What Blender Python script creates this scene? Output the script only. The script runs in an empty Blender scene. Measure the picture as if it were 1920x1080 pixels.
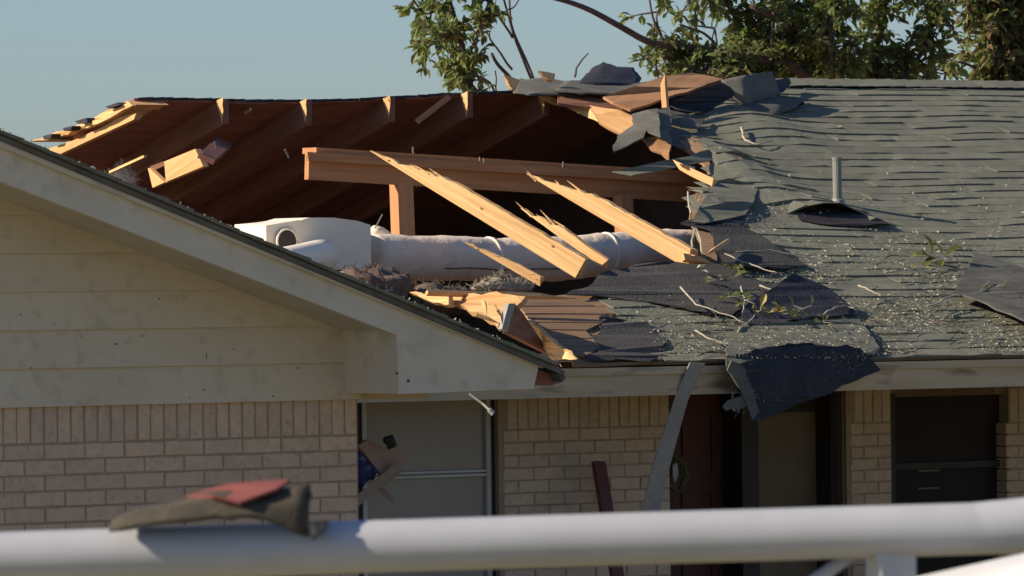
import bpy, bmesh, math, random
from mathutils import Vector, Matrix, noise
from mathutils.geometry import tessellate_polygon
random.seed(7)
scene = bpy.context.scene
COL = scene.collection
R_ = math.radians
V = Vector

# ------------------------------------------------------------------ camera
# world frame: x along the house front (right), y into the house, z up; main wall is y = 0
F = 12000.0                       # focal length in pixels of a 1920 wide frame
YAW, ROLL = R_(36), R_(0.7)
FWD = V((math.sin(YAW), math.cos(YAW), 0))
RGT0 = V((math.cos(YAW), -math.sin(YAW), 0))
UP0 = V((0, 0, 1))
RGT = RGT0 * math.cos(ROLL) - UP0 * math.sin(ROLL)
UPV = UP0 * math.cos(ROLL) + RGT0 * math.sin(ROLL)
EYE = 2.84
CAM = FWD * -34.1 + V((0, 0, EYE))
cd = bpy.data.cameras.new('camera')
cd.lens = 36 * F / 1920
cd.sensor_width = 36
cd.clip_start = 0.5
cd.clip_end = 6000
cd.dof.use_dof = True
cd.dof.focus_distance = 34.5
cd.dof.aperture_fstop = 15
cam = bpy.data.objects.new('camera', cd)
COL.objects.link(cam)
m3 = Matrix((RGT, UPV, -FWD)).transposed()
cam.matrix_world = Matrix.Translation(CAM) @ m3.to_4x4()
scene.camera = cam

# ------------------------------------------------------------------ light
SUN = V((-0.80, 0.35, 0.49)).normalized()          # direction towards the sun
ELEV = math.asin(SUN.z)
world = bpy.data.worlds.new('World')
scene.world = world
world.use_nodes = True
nt = world.node_tree
nt.nodes.clear()
sky = nt.nodes.new('ShaderNodeTexSky')
sky.sky_type = 'NISHITA'
sky.sun_disc = False
sky.sun_elevation = ELEV
sky.sun_rotation = math.atan2(SUN.x, SUN.y)
sky.altitude = 200
sky.air_density = 1.0
sky.dust_density = 0.6
sky.ozone_density = 1.0
bg = nt.nodes.new('ShaderNodeBackground')
bg.inputs['Strength'].default_value = 0.066
wo = nt.nodes.new('ShaderNodeOutputWorld')
tint = nt.nodes.new('ShaderNodeMix')                # white balance of the whole sky
tint.data_type = 'RGBA'; tint.blend_type = 'MULTIPLY'
tint.inputs[0].default_value = 1.0
tint.inputs[7].default_value = (0.74, 0.905, 1.225, 1)
nt.links.new(sky.outputs[0], tint.inputs[6])
nt.links.new(tint.outputs[2], bg.inputs[0])
nt.links.new(bg.outputs[0], wo.inputs[0])
ld = bpy.data.lights.new('sun', 'SUN')
ld.energy = 5.0
ld.angle = R_(0.5)
ld.color = (1.0, 0.86, 0.68)
sun = bpy.data.objects.new('sun', ld)
sun.rotation_euler = SUN.to_track_quat('Z', 'Y').to_euler()
COL.objects.link(sun)
vs = scene.view_settings
vs.view_transform = 'Standard'
vs.look = 'None'
vs.exposure = 0.45
vs.gamma = 1.0

# ------------------------------------------------------------------ geometry of the place
TA = 1 / 3.0                                        # roof pitch 4 in 12
AL = math.atan(TA)
CA, SA = math.cos(AL), math.sin(AL)
EAVE_Y, EAVE_Z = -0.6, 2.44
RIDGE_Y = 4.5
RIDGE_Z = EAVE_Z + (RIDGE_Y - EAVE_Y) * TA
PO = 0.85                                           # the porch wall stands back
RN = V((0, -SA, CA))                                # front slope normal
BN = V((0, SA, CA))                                 # back slope normal
GW_Y = -4.3                                         # gable wing wall
GF_Y = -4.73                                        # gable wing rake board

def ray(px, py):
    return FWD + RGT * ((px - 960) / F) + UPV * ((540 - py) / F)
def hit(px, py, p0, n):
    d = ray(px, py)
    return CAM + d * ((p0 - CAM).dot(n) / d.dot(n))
def YP(px, py, y):                                  # on an upright plane parallel to the front
    return hit(px, py, V((0, y, 0)), V((0, 1, 0)))
def RP(px, py, h=0.0):                              # on the front slope, h above it
    return hit(px, py, V((0, EAVE_Y, EAVE_Z)) + RN * h, RN)
def BP(px, py, h=0.0):                              # on the back slope
    return hit(px, py, V((0, RIDGE_Y, RIDGE_Z)) + BN * h, BN)
def XP(px, py, x):
    return hit(px, py, V((x, 0, 0)), V((1, 0, 0)))
def DP(px, py, dist):
    return CAM + ray(px, py) * dist

# ------------------------------------------------------------------ materials
MATS = {}
def material(name, col, col2=None, scale=6.0, stretch=(1, 1, 1), rough=0.85, bump=0.2, bump_scale=None,
             rand=0.0, speck=None, speck_scale=60, speck_amt=0.6, spec=0.25, detail=6, two=None, metallic=0.0, transl=0.0):
    m = bpy.data.materials.new(name)
    m.use_nodes = True
    t = m.node_tree
    N, L = t.nodes, t.links
    b = N['Principled BSDF']
    b.inputs['Roughness'].default_value = rough
    b.inputs['Specular IOR Level'].default_value = spec
    b.inputs['Metallic'].default_value = metallic
    tc = N.new('ShaderNodeTexCoord')
    mp = N.new('ShaderNodeMapping')
    mp.inputs['Scale'].default_value = stretch
    L.new(tc.outputs['Object'], mp.inputs[0])
    oi = N.new('ShaderNodeObjectInfo')
    add = N.new('ShaderNodeVectorMath'); add.operation = 'ADD'
    mul = N.new('ShaderNodeMath'); mul.operation = 'MULTIPLY'; mul.inputs[1].default_value = 37.0
    L.new(oi.outputs['Random'], mul.inputs[0])
    L.new(mp.outputs[0], add.inputs[0])
    L.new(mul.outputs[0], add.inputs[1])
    n1 = N.new('ShaderNodeTexNoise')
    n1.inputs['Scale'].default_value = scale
    n1.inputs['Detail'].default_value = detail
    n1.inputs['Roughness'].default_value = 0.62
    L.new(add.outputs[0], n1.inputs['Vector'])
    rp = N.new('ShaderNodeValToRGB')
    rp.color_ramp.elements[0].position = 0.32
    rp.color_ramp.elements[1].position = 0.68
    c2 = col2 or tuple(c * 0.7 for c in col)
    rp.color_ramp.elements[0].color = (*c2, 1)
    rp.color_ramp.elements[1].color = (*col, 1)
    L.new(n1.outputs['Fac'], rp.inputs[0])
    out = rp.outputs[0]
    if speck:
        n2 = N.new('ShaderNodeTexNoise')
        n2.inputs['Scale'].default_value = speck_scale
        n2.inputs['Detail'].default_value = 3
        L.new(add.outputs[0], n2.inputs['Vector'])
        r2 = N.new('ShaderNodeValToRGB')
        r2.color_ramp.elements[0].position = 0.55
        r2.color_ramp.elements[1].position = 0.72
        L.new(n2.outputs['Fac'], r2.inputs[0])
        ml = N.new('ShaderNodeMath'); ml.operation = 'MULTIPLY'; ml.inputs[1].default_value = speck_amt
        L.new(r2.outputs[0], ml.inputs[0])
        mx = N.new('ShaderNodeMix'); mx.data_type = 'RGBA'
        L.new(ml.outputs[0], mx.inputs[0])
        L.new(out, mx.inputs[6])
        mx.inputs[7].default_value = (*speck, 1)
        out = mx.outputs[2]
    if rand:
        hs = N.new('ShaderNodeHueSaturation')
        mr = N.new('ShaderNodeMapRange')
        mr.inputs['To Min'].default_value = 1 - rand
        mr.inputs['To Max'].default_value = 1 + rand
        L.new(oi.outputs['Random'], mr.inputs[0])
        L.new(mr.outputs[0], hs.inputs['Value'])
        L.new(out, hs.inputs['Color'])
        out = hs.outputs[0]
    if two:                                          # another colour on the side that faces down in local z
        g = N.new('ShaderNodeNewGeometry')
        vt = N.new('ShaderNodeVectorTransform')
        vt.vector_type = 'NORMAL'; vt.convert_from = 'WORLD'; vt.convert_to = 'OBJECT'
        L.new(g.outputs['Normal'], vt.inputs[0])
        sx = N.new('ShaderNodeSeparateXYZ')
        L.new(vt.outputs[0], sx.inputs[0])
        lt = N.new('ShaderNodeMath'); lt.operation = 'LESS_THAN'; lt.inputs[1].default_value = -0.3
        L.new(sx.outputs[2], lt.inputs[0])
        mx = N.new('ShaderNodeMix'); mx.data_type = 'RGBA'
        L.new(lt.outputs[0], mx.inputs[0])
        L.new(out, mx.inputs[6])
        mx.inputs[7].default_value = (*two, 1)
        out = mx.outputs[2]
    L.new(out, b.inputs['Base Color'])
    if transl:
        tr = N.new('ShaderNodeBsdfTranslucent')
        L.new(out, tr.inputs[0])
        ms = N.new('ShaderNodeMixShader')
        ms.inputs[0].default_value = transl
        L.new(b.outputs[0], ms.inputs[1])
        L.new(tr.outputs[0], ms.inputs[2])
        L.new(ms.outputs[0], N['Material Output'].inputs[0])
    if bump:
        nb = n1
        if bump_scale:
            nb = N.new('ShaderNodeTexNoise')
            nb.inputs['Scale'].default_value = bump_scale
            nb.inputs['Detail'].default_value = 4
            L.new(add.outputs[0], nb.inputs['Vector'])
        bp = N.new('ShaderNodeBump')
        bp.inputs['Strength'].default_value = bump
        bp.inputs['Distance'].default_value = 0.02
        L.new(nb.outputs['Fac'], bp.inputs['Height'])
        L.new(bp.outputs[0], b.inputs['Normal'])
    MATS[name] = m
    return m

M = MATS
GR = (0.5, 9, 9)                                    # grain along local x
material('pine', (0.68, 0.41, 0.19), (0.54, 0.29, 0.115), 3, GR, 0.8, 0.15, rand=0.12, speck=(0.30, 0.16, 0.07), speck_scale=2.2, speck_amt=0.35)
material('split_pine', (0.81, 0.54, 0.26), (0.62, 0.34, 0.13), 4, (0.4, 16, 16), 0.85, 0.6, rand=0.1, speck=(0.36, 0.20, 0.09), speck_scale=2.6, speck_amt=0.4)
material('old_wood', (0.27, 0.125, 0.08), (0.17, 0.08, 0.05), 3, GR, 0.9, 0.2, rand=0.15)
material('rafter_wood', (0.58, 0.28, 0.125), (0.41, 0.19, 0.085), 3, GR, 0.9, 0.2, rand=0.12)
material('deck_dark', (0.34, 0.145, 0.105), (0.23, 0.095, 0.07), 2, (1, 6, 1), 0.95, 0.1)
material('deck_board', (0.33, 0.215, 0.125), (0.19, 0.115, 0.065), 3, (0.6, 14, 14), 0.9, 0.4, rand=0.15, speck=(0.06, 0.04, 0.03), speck_scale=3, speck_amt=0.7)
material('plywood', (0.40, 0.22, 0.11), (0.30, 0.15, 0.07), 3, (0.6, 7, 7), 0.9, 0.15, rand=0.1)
material('shingle', (0.212, 0.212, 0.155), (0.152, 0.154, 0.116), 7, (1, 1, 1), 0.95, 0.5, bump_scale=260, rand=0.10, speck=(0.26, 0.265, 0.21), speck_scale=140, speck_amt=0.5)
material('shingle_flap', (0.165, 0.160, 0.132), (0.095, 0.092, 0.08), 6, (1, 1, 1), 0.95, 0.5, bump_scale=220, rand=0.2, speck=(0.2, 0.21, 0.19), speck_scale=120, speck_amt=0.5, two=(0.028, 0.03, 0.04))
material('tar', (0.044, 0.045, 0.054), (0.025, 0.026, 0.032), 9, (1, 1, 1), 0.7, 0.4, bump_scale=90, speck=(0.10, 0.10, 0.10), speck_scale=50, speck_amt=0.45, rand=0.15)
material('felt', (0.082, 0.077, 0.068), (0.050, 0.047, 0.042), 5, (1, 1, 1), 0.85, 0.3, bump_scale=60, speck=(0.16, 0.16, 0.15), speck_scale=90, speck_amt=0.3)
material('paint', (0.62, 0.555, 0.43), (0.55, 0.485, 0.365), 3, (1, 1, 1), 0.7, 0.08, speck=(0.22, 0.2, 0.15), speck_scale=7, speck_amt=0.35)
material('siding', (0.63, 0.54, 0.39), (0.56, 0.47, 0.33), 1.6, (1, 1, 1), 0.75, 0.06, speck=(0.15, 0.13, 0.09), speck_scale=14, speck_amt=0.22)
material('weathered_paint', (0.58, 0.45, 0.29), (0.45, 0.34, 0.20), 2, (0.7, 1, 4), 0.8, 0.2, speck=(0.13, 0.09, 0.05), speck_scale=3.5, speck_amt=0.8)
material('brick', (0.61, 0.445, 0.305), (0.51, 0.365, 0.25), 14, (1, 1, 1), 0.9, 0.35, bump_scale=70, rand=0.07, speck=(0.2, 0.14, 0.1), speck_scale=40, speck_amt=0.3)
material('mortar', (0.36, 0.272, 0.187), (0.29, 0.217, 0.15), 20, (1, 1, 1), 0.95, 0.3)
material('duct_wrap', (0.88, 0.74, 0.58), (0.68, 0.57, 0.45), 3.5, (1, 1, 1), 0.55, 0.5, bump_scale=16, speck=(0.36, 0.30, 0.24), speck_scale=9, speck_amt=0.3)
material('duct_board', (0.95, 0.85, 0.68), (0.86, 0.77, 0.61), 4, (1, 1, 1), 0.6, 0.06)
material('insulation', (0.40, 0.34, 0.25), (0.24, 0.19, 0.14), 14, (1, 1, 1), 1.0, 0.8)
material('insulation_brown', (0.17, 0.125, 0.10), (0.10, 0.073, 0.06), 10, (1, 1, 1), 1.0, 0.8)
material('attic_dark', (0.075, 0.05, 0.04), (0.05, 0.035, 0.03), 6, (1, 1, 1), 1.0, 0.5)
material('fence_white', (0.46, 0.47, 0.49), (0.39, 0.40, 0.41), 4, (1, 1, 1), 0.45, 0.05, spec=0.4)
material('metal_gray', (0.24, 0.24, 0.215), (0.19, 0.19, 0.17), 9, (1, 1, 1), 0.5, 0.08)
material('strip_gray', (0.36, 0.335, 0.29), (0.27, 0.25, 0.22), 9, (1, 1, 1), 0.6, 0.08)
material('frame_white', (0.55, 0.54, 0.50), (0.47, 0.46, 0.42), 8, (1, 1, 1), 0.5, 0.05)
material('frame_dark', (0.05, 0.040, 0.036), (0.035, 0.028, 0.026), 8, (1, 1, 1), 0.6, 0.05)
material('screen', (0.33, 0.275, 0.22), (0.27, 0.225, 0.18), 2, (1, 1, 1), 0.35, 0.02, spec=0.4)
material('glass_dark', (0.032, 0.024, 0.021), (0.022, 0.017, 0.015), 2, (1, 1, 1), 0.45, 0.0, spec=0.06)
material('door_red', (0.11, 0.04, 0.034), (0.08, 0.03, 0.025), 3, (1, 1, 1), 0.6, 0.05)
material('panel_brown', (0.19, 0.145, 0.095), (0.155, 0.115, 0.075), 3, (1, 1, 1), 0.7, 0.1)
material('red_felt', (0.22, 0.07, 0.06), (0.17, 0.055, 0.05), 8, (1, 1, 1), 0.85, 0.2)
material('red_paint', (0.17, 0.06, 0.05), (0.12, 0.045, 0.04), 8, (1, 1, 1), 0.7, 0.2)
material('blue_cloth', (0.035, 0.045, 0.12), (0.02, 0.026, 0.075), 14, (1, 1, 1), 0.9, 0.4, speck=(0.3, 0.3, 0.35), speck_scale=30, speck_amt=0.5)
material('pink_board', (0.42, 0.27, 0.19), (0.34, 0.21, 0.15), 5, GR, 0.8, 0.1)
material('leaf', (0.24, 0.31, 0.085), (0.13, 0.18, 0.052), 5, (1, 1, 1), 0.45, 0.0, rand=0.25, spec=0.5, transl=0.55)
material('leaf_olive', (0.30, 0.30, 0.10), (0.17, 0.18, 0.06), 5, (1, 1, 1), 0.5, 0.0, rand=0.25, spec=0.4, transl=0.55)
material('leaf_dry', (0.14, 0.095, 0.045), (0.085, 0.06, 0.03), 4, (1, 1, 1), 0.8, 0.0, rand=0.25, transl=0.2)
material('leaf_yellow', (0.48, 0.38, 0.13), (0.34, 0.26, 0.09), 12, (1, 1, 1), 0.7, 0.1, transl=0.2)
material('bark', (0.13, 0.105, 0.085), (0.075, 0.06, 0.05), 10, (1, 1, 1), 0.95, 0.4)
material('pale_twig', (0.48, 0.44, 0.34), (0.34, 0.30, 0.22), 18, (1, 1, 1), 0.9, 0.2)
material('fleck', (0.48, 0.46, 0.36), (0.28, 0.27, 0.20), 30, (1, 1, 1), 0.9, 0.0)
material('grass', (0.30, 0.25, 0.125), (0.20, 0.18, 0.085), 0.4, (1, 1, 1), 1.0, 0.4)
material('soffit', (0.52, 0.47, 0.36), (0.44, 0.39, 0.30), 4, (1, 1, 1), 0.8, 0.05)
material('scrap', (0.10, 0.085, 0.06), (0.04, 0.036, 0.03), 10, (1, 1, 1), 0.95, 0.5, two=(0.03, 0.028, 0.028))
material('nail', (0.32, 0.31, 0.29), None, 5, (1, 1, 1), 0.4, 0, metallic=0.6)

# ------------------------------------------------------------------ builders
WM = {}
def link(name, me, mat=None, parent=None, mw=None, label=None, cat=None, group=None, kind=None):
    o = bpy.data.objects.new(name, me)
    COL.objects.link(o)
    if mat and me is not None:
        if not me.materials:
            me.materials.append(M[mat])
    mw = mw or Matrix.Identity(4)
    if parent is not None:
        o.parent = parent
        o.matrix_parent_inverse = WM[parent].inverted()
    o.matrix_basis = mw
    WM[o] = mw
    if label: o['label'] = label
    if cat: o['category'] = cat
    if group: o['group'] = group
    if kind: o['kind'] = kind
    return o
def thing(name, loc, label, cat, group=None):
    return link(name, None, mw=Matrix.Translation(loc), label=label, cat=cat, group=group)
def mesh(verts, faces, name='mesh', smooth=False):
    me = bpy.data.meshes.new(name)
    me.from_pydata([tuple(v) for v in verts], [], faces)
    if smooth:
        for p in me.polygons: p.use_smooth = True
    me.update()
    return me
def frame(o, x, zhint):
    x = x.normalized()
    y = zhint.cross(x)
    if y.length < 1e-5: y = V((0.3, 0.9, 0.2)).cross(x)
    y.normalize()
    z = x.cross(y)
    return Matrix.Translation(o) @ Matrix((x, y, z)).transposed().to_4x4()

class MB:
    def __init__(s): s.v, s.f = [], []
    def box(s, a, b):
        i = len(s.v)
        x0, y0, z0 = a; x1, y1, z1 = b
        s.v += [V(p) for p in ((x0,y0,z0),(x1,y0,z0),(x1,y1,z0),(x0,y1,z0),(x0,y0,z1),(x1,y0,z1),(x1,y1,z1),(x0,y1,z1))]
        s.f += [tuple(i+k for k in q) for q in ((3,2,1,0),(4,5,6,7),(0,1,5,4),(1,2,6,5),(2,3,7,6),(3,0,4,7))]
        return s
    def prism(s, pts, vec):
        """polygon pts, extruded by vec"""
        n = len(pts); i = len(s.v)
        s.v += [V(p) for p in pts] + [V(p) + vec for p in pts]
        tris = tessellate_polygon([[V(p) for p in pts]])
        nrm = V((0, 0, 0))
        for k in range(n):
            nrm += V(pts[k]).cross(V(pts[(k+1) % n]))
        for t in tris:
            a, b, c = t
            tn = (V(pts[b]) - V(pts[a])).cross(V(pts[c]) - V(pts[a]))
            if tn.dot(nrm) < 0: a, b, c = c, b, a
            if nrm.dot(vec) > 0:
                s.f.append((i+c, i+b, i+a)); s.f.append((i+n+a, i+n+b, i+n+c))
            else:
                s.f.append((i+a, i+b, i+c)); s.f.append((i+n+c, i+n+b, i+n+a))
        for k in range(n):
            k2 = (k+1) % n
            q = (i+k, i+k2, i+n+k2, i+n+k)
            s.f.append(q if nrm.dot(vec) > 0 else q[::-1])
        return s
    def tube(s, pts, rad, seg=8, cap=True):
        pts = [V(p) for p in pts]
        if not isinstance(rad, (list, tuple)): rad = [rad] * len(pts)
        base = len(s.v)
        prev = None
        for k, p in enumerate(pts):
            d = (pts[min(k+1, len(pts)-1)] - pts[max(k-1, 0)]).normalized()
            if prev is None:
                u = d.cross(V((0, 0, 1)))
                if u.length < 0.05: u = d.cross(V((1, 0, 0)))
            else:
                u = prev - d * prev.dot(d)
            u.normalize(); prev = u
            w = d.cross(u)
            for j in range(seg):
                a = 2 * math.pi * j / seg
                s.v.append(p + (u * math.cos(a) + w * math.sin(a)) * rad[k])
        for k in range(len(pts)-1):
            for j in range(seg):
                a = base + k*seg + j; b = base + k*seg + (j+1) % seg
                s.f.append((a, b, b+seg, a+seg))
        if cap:
            s.f.append(tuple(base + j for j in range(seg))[::-1])
            e = base + (len(pts)-1)*seg
            s.f.append(tuple(e + j for j in range(seg)))
        return s
    def build(s, name, mat, parent=None, mw=None, smooth=False, **k):
        if mw:
            inv = mw.inverted()
            vv = [inv @ p for p in s.v]
        else: vv = s.v
        return link(name, mesh(vv, s.f, name, smooth), mat, parent, mw, **k)

def roughen(pts, step, amp):
    """ragged copy of an outline"""
    out = []
    n = len(pts)
    for k in range(n):
        a, b = pts[k], pts[(k+1) % n]
        L = (b - a).length
        m = max(1, int(L / step))
        for j in range(m):
            t = (j + (random.uniform(-0.3, 0.3) if j else 0)) / m
            p = a.lerp(b, t)
            if j: p = p + V((random.gauss(0, amp), random.gauss(0, amp), random.gauss(0, amp)))
            out.append(p)
    return out
def pnormal(pts):
    n = V((0, 0, 0))
    for k in range(len(pts)):
        n += (pts[k] - pts[0]).cross(pts[(k+1) % len(pts)] - pts[0])
    return n.normalized()
def slab(name, pts, thick, mat, parent=None, up=None, rough=0, amp=0.006, along=None, **k):
    """flat-ish piece from an outline in space; thick measured away from the visible side"""
    pts = [V(p) for p in pts]
    n = pnormal(pts)
    ref = up if up is not None else -FWD
    if n.dot(ref) < 0: n = -n
    if along is None:
        e = max(((pts[(i+1) % len(pts)] - pts[i]) for i in range(len(pts))), key=lambda q: q.length)
    else: e = along
    e = e - n * e.dot(n)
    if rough: pts = roughen(pts, rough, amp)
    mw = frame(sum(pts, V()) / len(pts), e, n)
    return MB().prism(pts, -n * thick).build(name, mat, parent, mw, **k)

def sheet(name, rows, thick, mat, parent=None, up=None, noise_amp=0.006, sub=4, **k):
    """bent sheet from a grid of rows of points (all rows the same length), subdivided and crumpled"""
    g = [[V(p) for p in r] for r in rows]
    def refine(line, q):
        out = []
        for i in range(len(line)-1):
            for j in range(q):
                out.append(line[i].lerp(line[i+1], j / q))
        out.append(line[-1]); return out
    g = [refine(r, sub) for r in g]
    cols = [refine([r[c] for r in g], sub) for c in range(len(g[0]))]
    nr, nc = len(cols[0]), len(cols)
    sd = random.uniform(0, 90)
    P = [[cols[c][r] + V(noise.noise_vector(cols[c][r]*7 + V((sd,)*3))) * noise_amp * 0.6 for c in range(nc)] for r in range(nr)]
    for r in range(nr):
        for c in range(nc):
            if r in (0, nr-1) or c in (0, nc-1):
                P[r][c] = P[r][c] + V((random.gauss(0, 1), random.gauss(0, 1), random.gauss(0, 1))) * noise_amp * 0.3
    n = (P[0][-1]-P[0][0]).cross(P[-1][0]-P[0][0]).normalized()
    ref = up if up is not None else -FWD
    if n.dot(ref) < 0: n = -n
    # per vertex normals for even thickness
    verts = [P[r][c] for r in range(nr) for c in range(nc)]
    low = []
    for r in range(nr):
        for c in range(nc):
            a = P[r][min(c+1, nc-1)] - P[r][max(c-1, 0)]
            b = P[min(r+1, nr-1)][c] - P[max(r-1, 0)][c]
            q = a.cross(b)
            q = q.normalized() if q.length > 1e-9 else n
            if q.dot(n) < 0 and abs(q.dot(n)) > 0.2: q = q
            low.append((r, c, q))
    flip = sum(q.dot(n) for _, _, q in low) < 0
    verts += [P[r][c] - (-q if flip else q) * thick for r, c, q in low]
    o = nr * nc
    faces = []
    for r in range(nr-1):
        for c in range(nc-1):
            a, b, cc, d = r*nc+c, r*nc+c+1, (r+1)*nc+c+1, (r+1)*nc+c
            top = (a, b, cc, d)
            tn = (verts[b]-verts[a]).cross(verts[d]-verts[a])
            if flip: top = top[::-1]
            faces.append(top); faces.append(tuple(x+o for x in top[::-1]))
    ring = [c for c in range(nc)] + [r*nc+nc-1 for r in range(1, nr)] + [(nr-1)*nc+c for c in range(nc-2, -1, -1)] + [r*nc for r in range(nr-2, 0, -1)]
    for i in range(len(ring)):
        a, b = ring[i], ring[(i+1) % len(ring)]
        q = (a, a+o, b+o, b)
        faces.append(q[::-1] if flip else q)
    mw = frame(sum(verts[:o], V())/o, P[0][-1]-P[0][0], n)
    inv = mw.inverted()
    return link(name, mesh([inv @ v for v in verts], faces, name, True), mat, parent, mw, **k)

def board(name, a, b, w, t, nhint, mat, parent=None, flip=False, tip=0.0, jag=0.0, taper=1.0, base_jag=0.0, bow=0.0, **k):
    """a timber from a (base) to b (tip): w wide, t thick, wide face turned to nhint; tip = length of the splintered point"""
    d = b - a; L = d.length
    mw = frame(a, d, nhint - d * (nhint.dot(d) / d.length_squared))
    xs = [0.0]
    n = max(4, int(L / (0.045 if flip else 0.09)))
    xs = [L * i / n for i in range(n + 1)]
    vv, ff = [], []
    r = random.Random(int(a.x*1000) + int(b.z*777) + len(name))
    for i, x in enumerate(xs):
        lo, hi = -w/2, w/2
        tt = t / 2
        f = 1 - (1 - taper) * x / L
        lo *= f; hi *= f
        if tip and x > L - tip:
            q = (L - x) / tip
            hi = lo + (hi - lo) * max(q, 0.03) + (r.gauss(0, jag) if 0 < q < 1 else 0)
            tt *= max(0.25, q ** 0.4)
        elif jag:
            hi += r.gauss(0, jag * 0.5)
        if i == 0 and base_jag:
            x0 = r.uniform(-base_jag, base_jag)
        if flip: lo, hi = -hi, -lo
        sag = bow * math.sin(math.pi * x / L)
        for (y, z) in ((lo, -tt), (hi, -tt), (hi, tt), (lo, tt)):
            vv.append(V((x + (r.uniform(-base_jag, base_jag) if i == 0 else 0), y, z + sag)))
    for i in range(n):
        for j in range(4):
            a0 = i*4+j; b0 = i*4+(j+1) % 4
            ff.append((a0, a0+4, b0+4, b0)[::-1])
    ff.append((3, 2, 1, 0)[::-1]); e = n*4
    ff.append((e, e+1, e+2, e+3)[::-1])
    me = mesh(vv, ff, name)
    bm = bmesh.new(); bm.from_mesh(me); bmesh.ops.recalc_face_normals(bm, faces=bm.faces); bm.to_mesh(me); bm.free()
    return link(name, me, mat, parent, mw, **k)

# ================================================================== THE SETTING
gx, gv, gf = [], [], []
NG = 60
for i in range(NG + 1):
    for j in range(NG + 1):
        x = (i / NG - 0.5); y = (j / NG - 0.5)
        X = 1500 * x * abs(x) * 2; Y = 1500 * y * abs(y) * 2
        near = max(0.0, min(1.0, (-Y - 8) / 10))
        gv.append(V((X, Y, 1.15 * near * near * (3 - 2 * near) + 0.03 * math.sin(X * 1.3) * math.sin(Y * 1.7))))
for i in range(NG):
    for j in range(NG):
        a = i * (NG + 1) + j
        gf.append((a, a + NG + 1, a + NG + 2, a + 1))
link('ground', mesh(gv, gf, 'ground', True), 'grass', kind='structure')

# ================================================================== THE HOUSE
house = thing('house', (0, 0, 0), 'tan brick ranch house with storm-torn roof, gable wing at left', 'house')

def ppos(px, py, y):
    return YP(px, py, y)
def pbox(name, px0, py0, px1, py1, y0, y1, mat, parent=None, **k):
    ym = y0
    xa, xb = YP(px0, (py0+py1)/2, ym).x, YP(px1, (py0+py1)/2, ym).x
    za, zb = YP((px0+px1)/2, py1, ym).z, YP((px0+px1)/2, py0, ym).z
    return MB().box((xa, y0, za), (xb, y1, zb)).build(name, mat, parent, **k)

# ---- bricks
BL, BH, BD, MJ = 0.203 - 0.008, 0.0677 - 0.0075, 0.09, 0.008
def brick_mesh(w, h, seed):
    r = random.Random(seed)
    c = 0.004
    j = lambda: r.uniform(-0.0015, 0.0015)
    vv = []
    for (y, q) in ((BD, 0), (c, 0), (0, c)):
        for (sx, sz) in ((-1, -1), (1, -1), (1, 1), (-1, 1)):
            vv.append(V((sx*(w/2 - q) + j(), y + (j() if q else 0), sz*(h/2 - q) + j())))
    ff = []
    for k in range(2):
        for i in range(4):
            a = k*4+i; b = k*4+(i+1) % 4
            ff.append((a, b, b+4, a+4))
    ff.append((8, 9, 10, 11))
    me = mesh(vv, [f for f in ff], 'brick')
    bm = bmesh.new(); bm.from_mesh(me); bmesh.ops.recalc_face_normals(bm, faces=bm.faces); bm.to_mesh(me); bm.free()
    if me.polygons[-1].normal.y > 0: me.flip_normals()
    me.materials.append(M['brick'])
    return me
STR = [brick_mesh(BL, BH, i) for i in range(5)]
HLF = [brick_mesh(BL/2 - 0.005, BH, i+20) for i in range(2)]
SOL = [brick_mesh(BH, BL, i+40) for i in range(4)]
def lay(parent, x0, x1, ztop, y, rows, soldier=True, zs=0.0):
    """a soldier course whose top is ztop, then rows of running bond; anchored to x1"""
    r = random.Random(int(x0 * 100))
    z = ztop
    if soldier:
        n = int((x1 - x0) / 0.0677)
        for i in range(n):
            link('brick', r.choice(SOL), None, parent, Matrix.Translation((x1 - 0.034 - i*0.0677, y + r.uniform(-.002, .002), z - 0.1015)))
        z -= 0.203
    for k in range(rows):
        zc = z - 0.0677*(k + 0.5)
        x = x1
        first = (k % 2 == 1)
        while x > x0 + 0.02:
            if first:
                link('brick', r.choice(HLF), None, parent, Matrix.Translation((x - 0.0507, y + r.uniform(-.002, .002), zc)))
                x -= 0.1015; first = False
            else:
                if x - 0.203 < x0 - 0.03:
                    if x - 0.1015 >= x0 - 0.03:
                        link('brick', r.choice(HLF), None, parent, Matrix.Translation((x - 0.0507, y + r.uniform(-.002, .002), zc)))
                    break
                link('brick', r.choice(STR), None, parent, Matrix.Translation((x - 0.1015, y + r.uniform(-.002, .002), zc)))
                x -= 0.203

# ---- gable wing wall
gxr = YP(672, 850, GW_Y).x
gxl = YP(-90, 850, GW_Y).x
g_top = YP(320, 757, GW_Y).z                        # foot of the siding
EX = YP(1050, 690, GF_Y).x                          # eave corner of the wing roof
EZ = YP(1050, 690, GF_Y).z
LX = YP(0, 251, GF_Y).x
LZ = YP(0, 251, GF_Y).z
GT = (LZ - EZ) / (EX - LX)                          # wing pitch as drawn
def wing_z(x): return EZ + (EX - x) * GT            # top of the wing roof
WRX = EX - 3.9                                      # wing ridge
wall = MB().box((gxl - 2.2, GW_Y + 0.005, -0.05), (gxr, GW_Y + 0.12, g_top + 0.03))
wall = wall.build('wing_wall', 'mortar', house)
lay(wall, gxl, gxr - 0.002, g_top + 0.045, GW_Y, 12)

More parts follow.
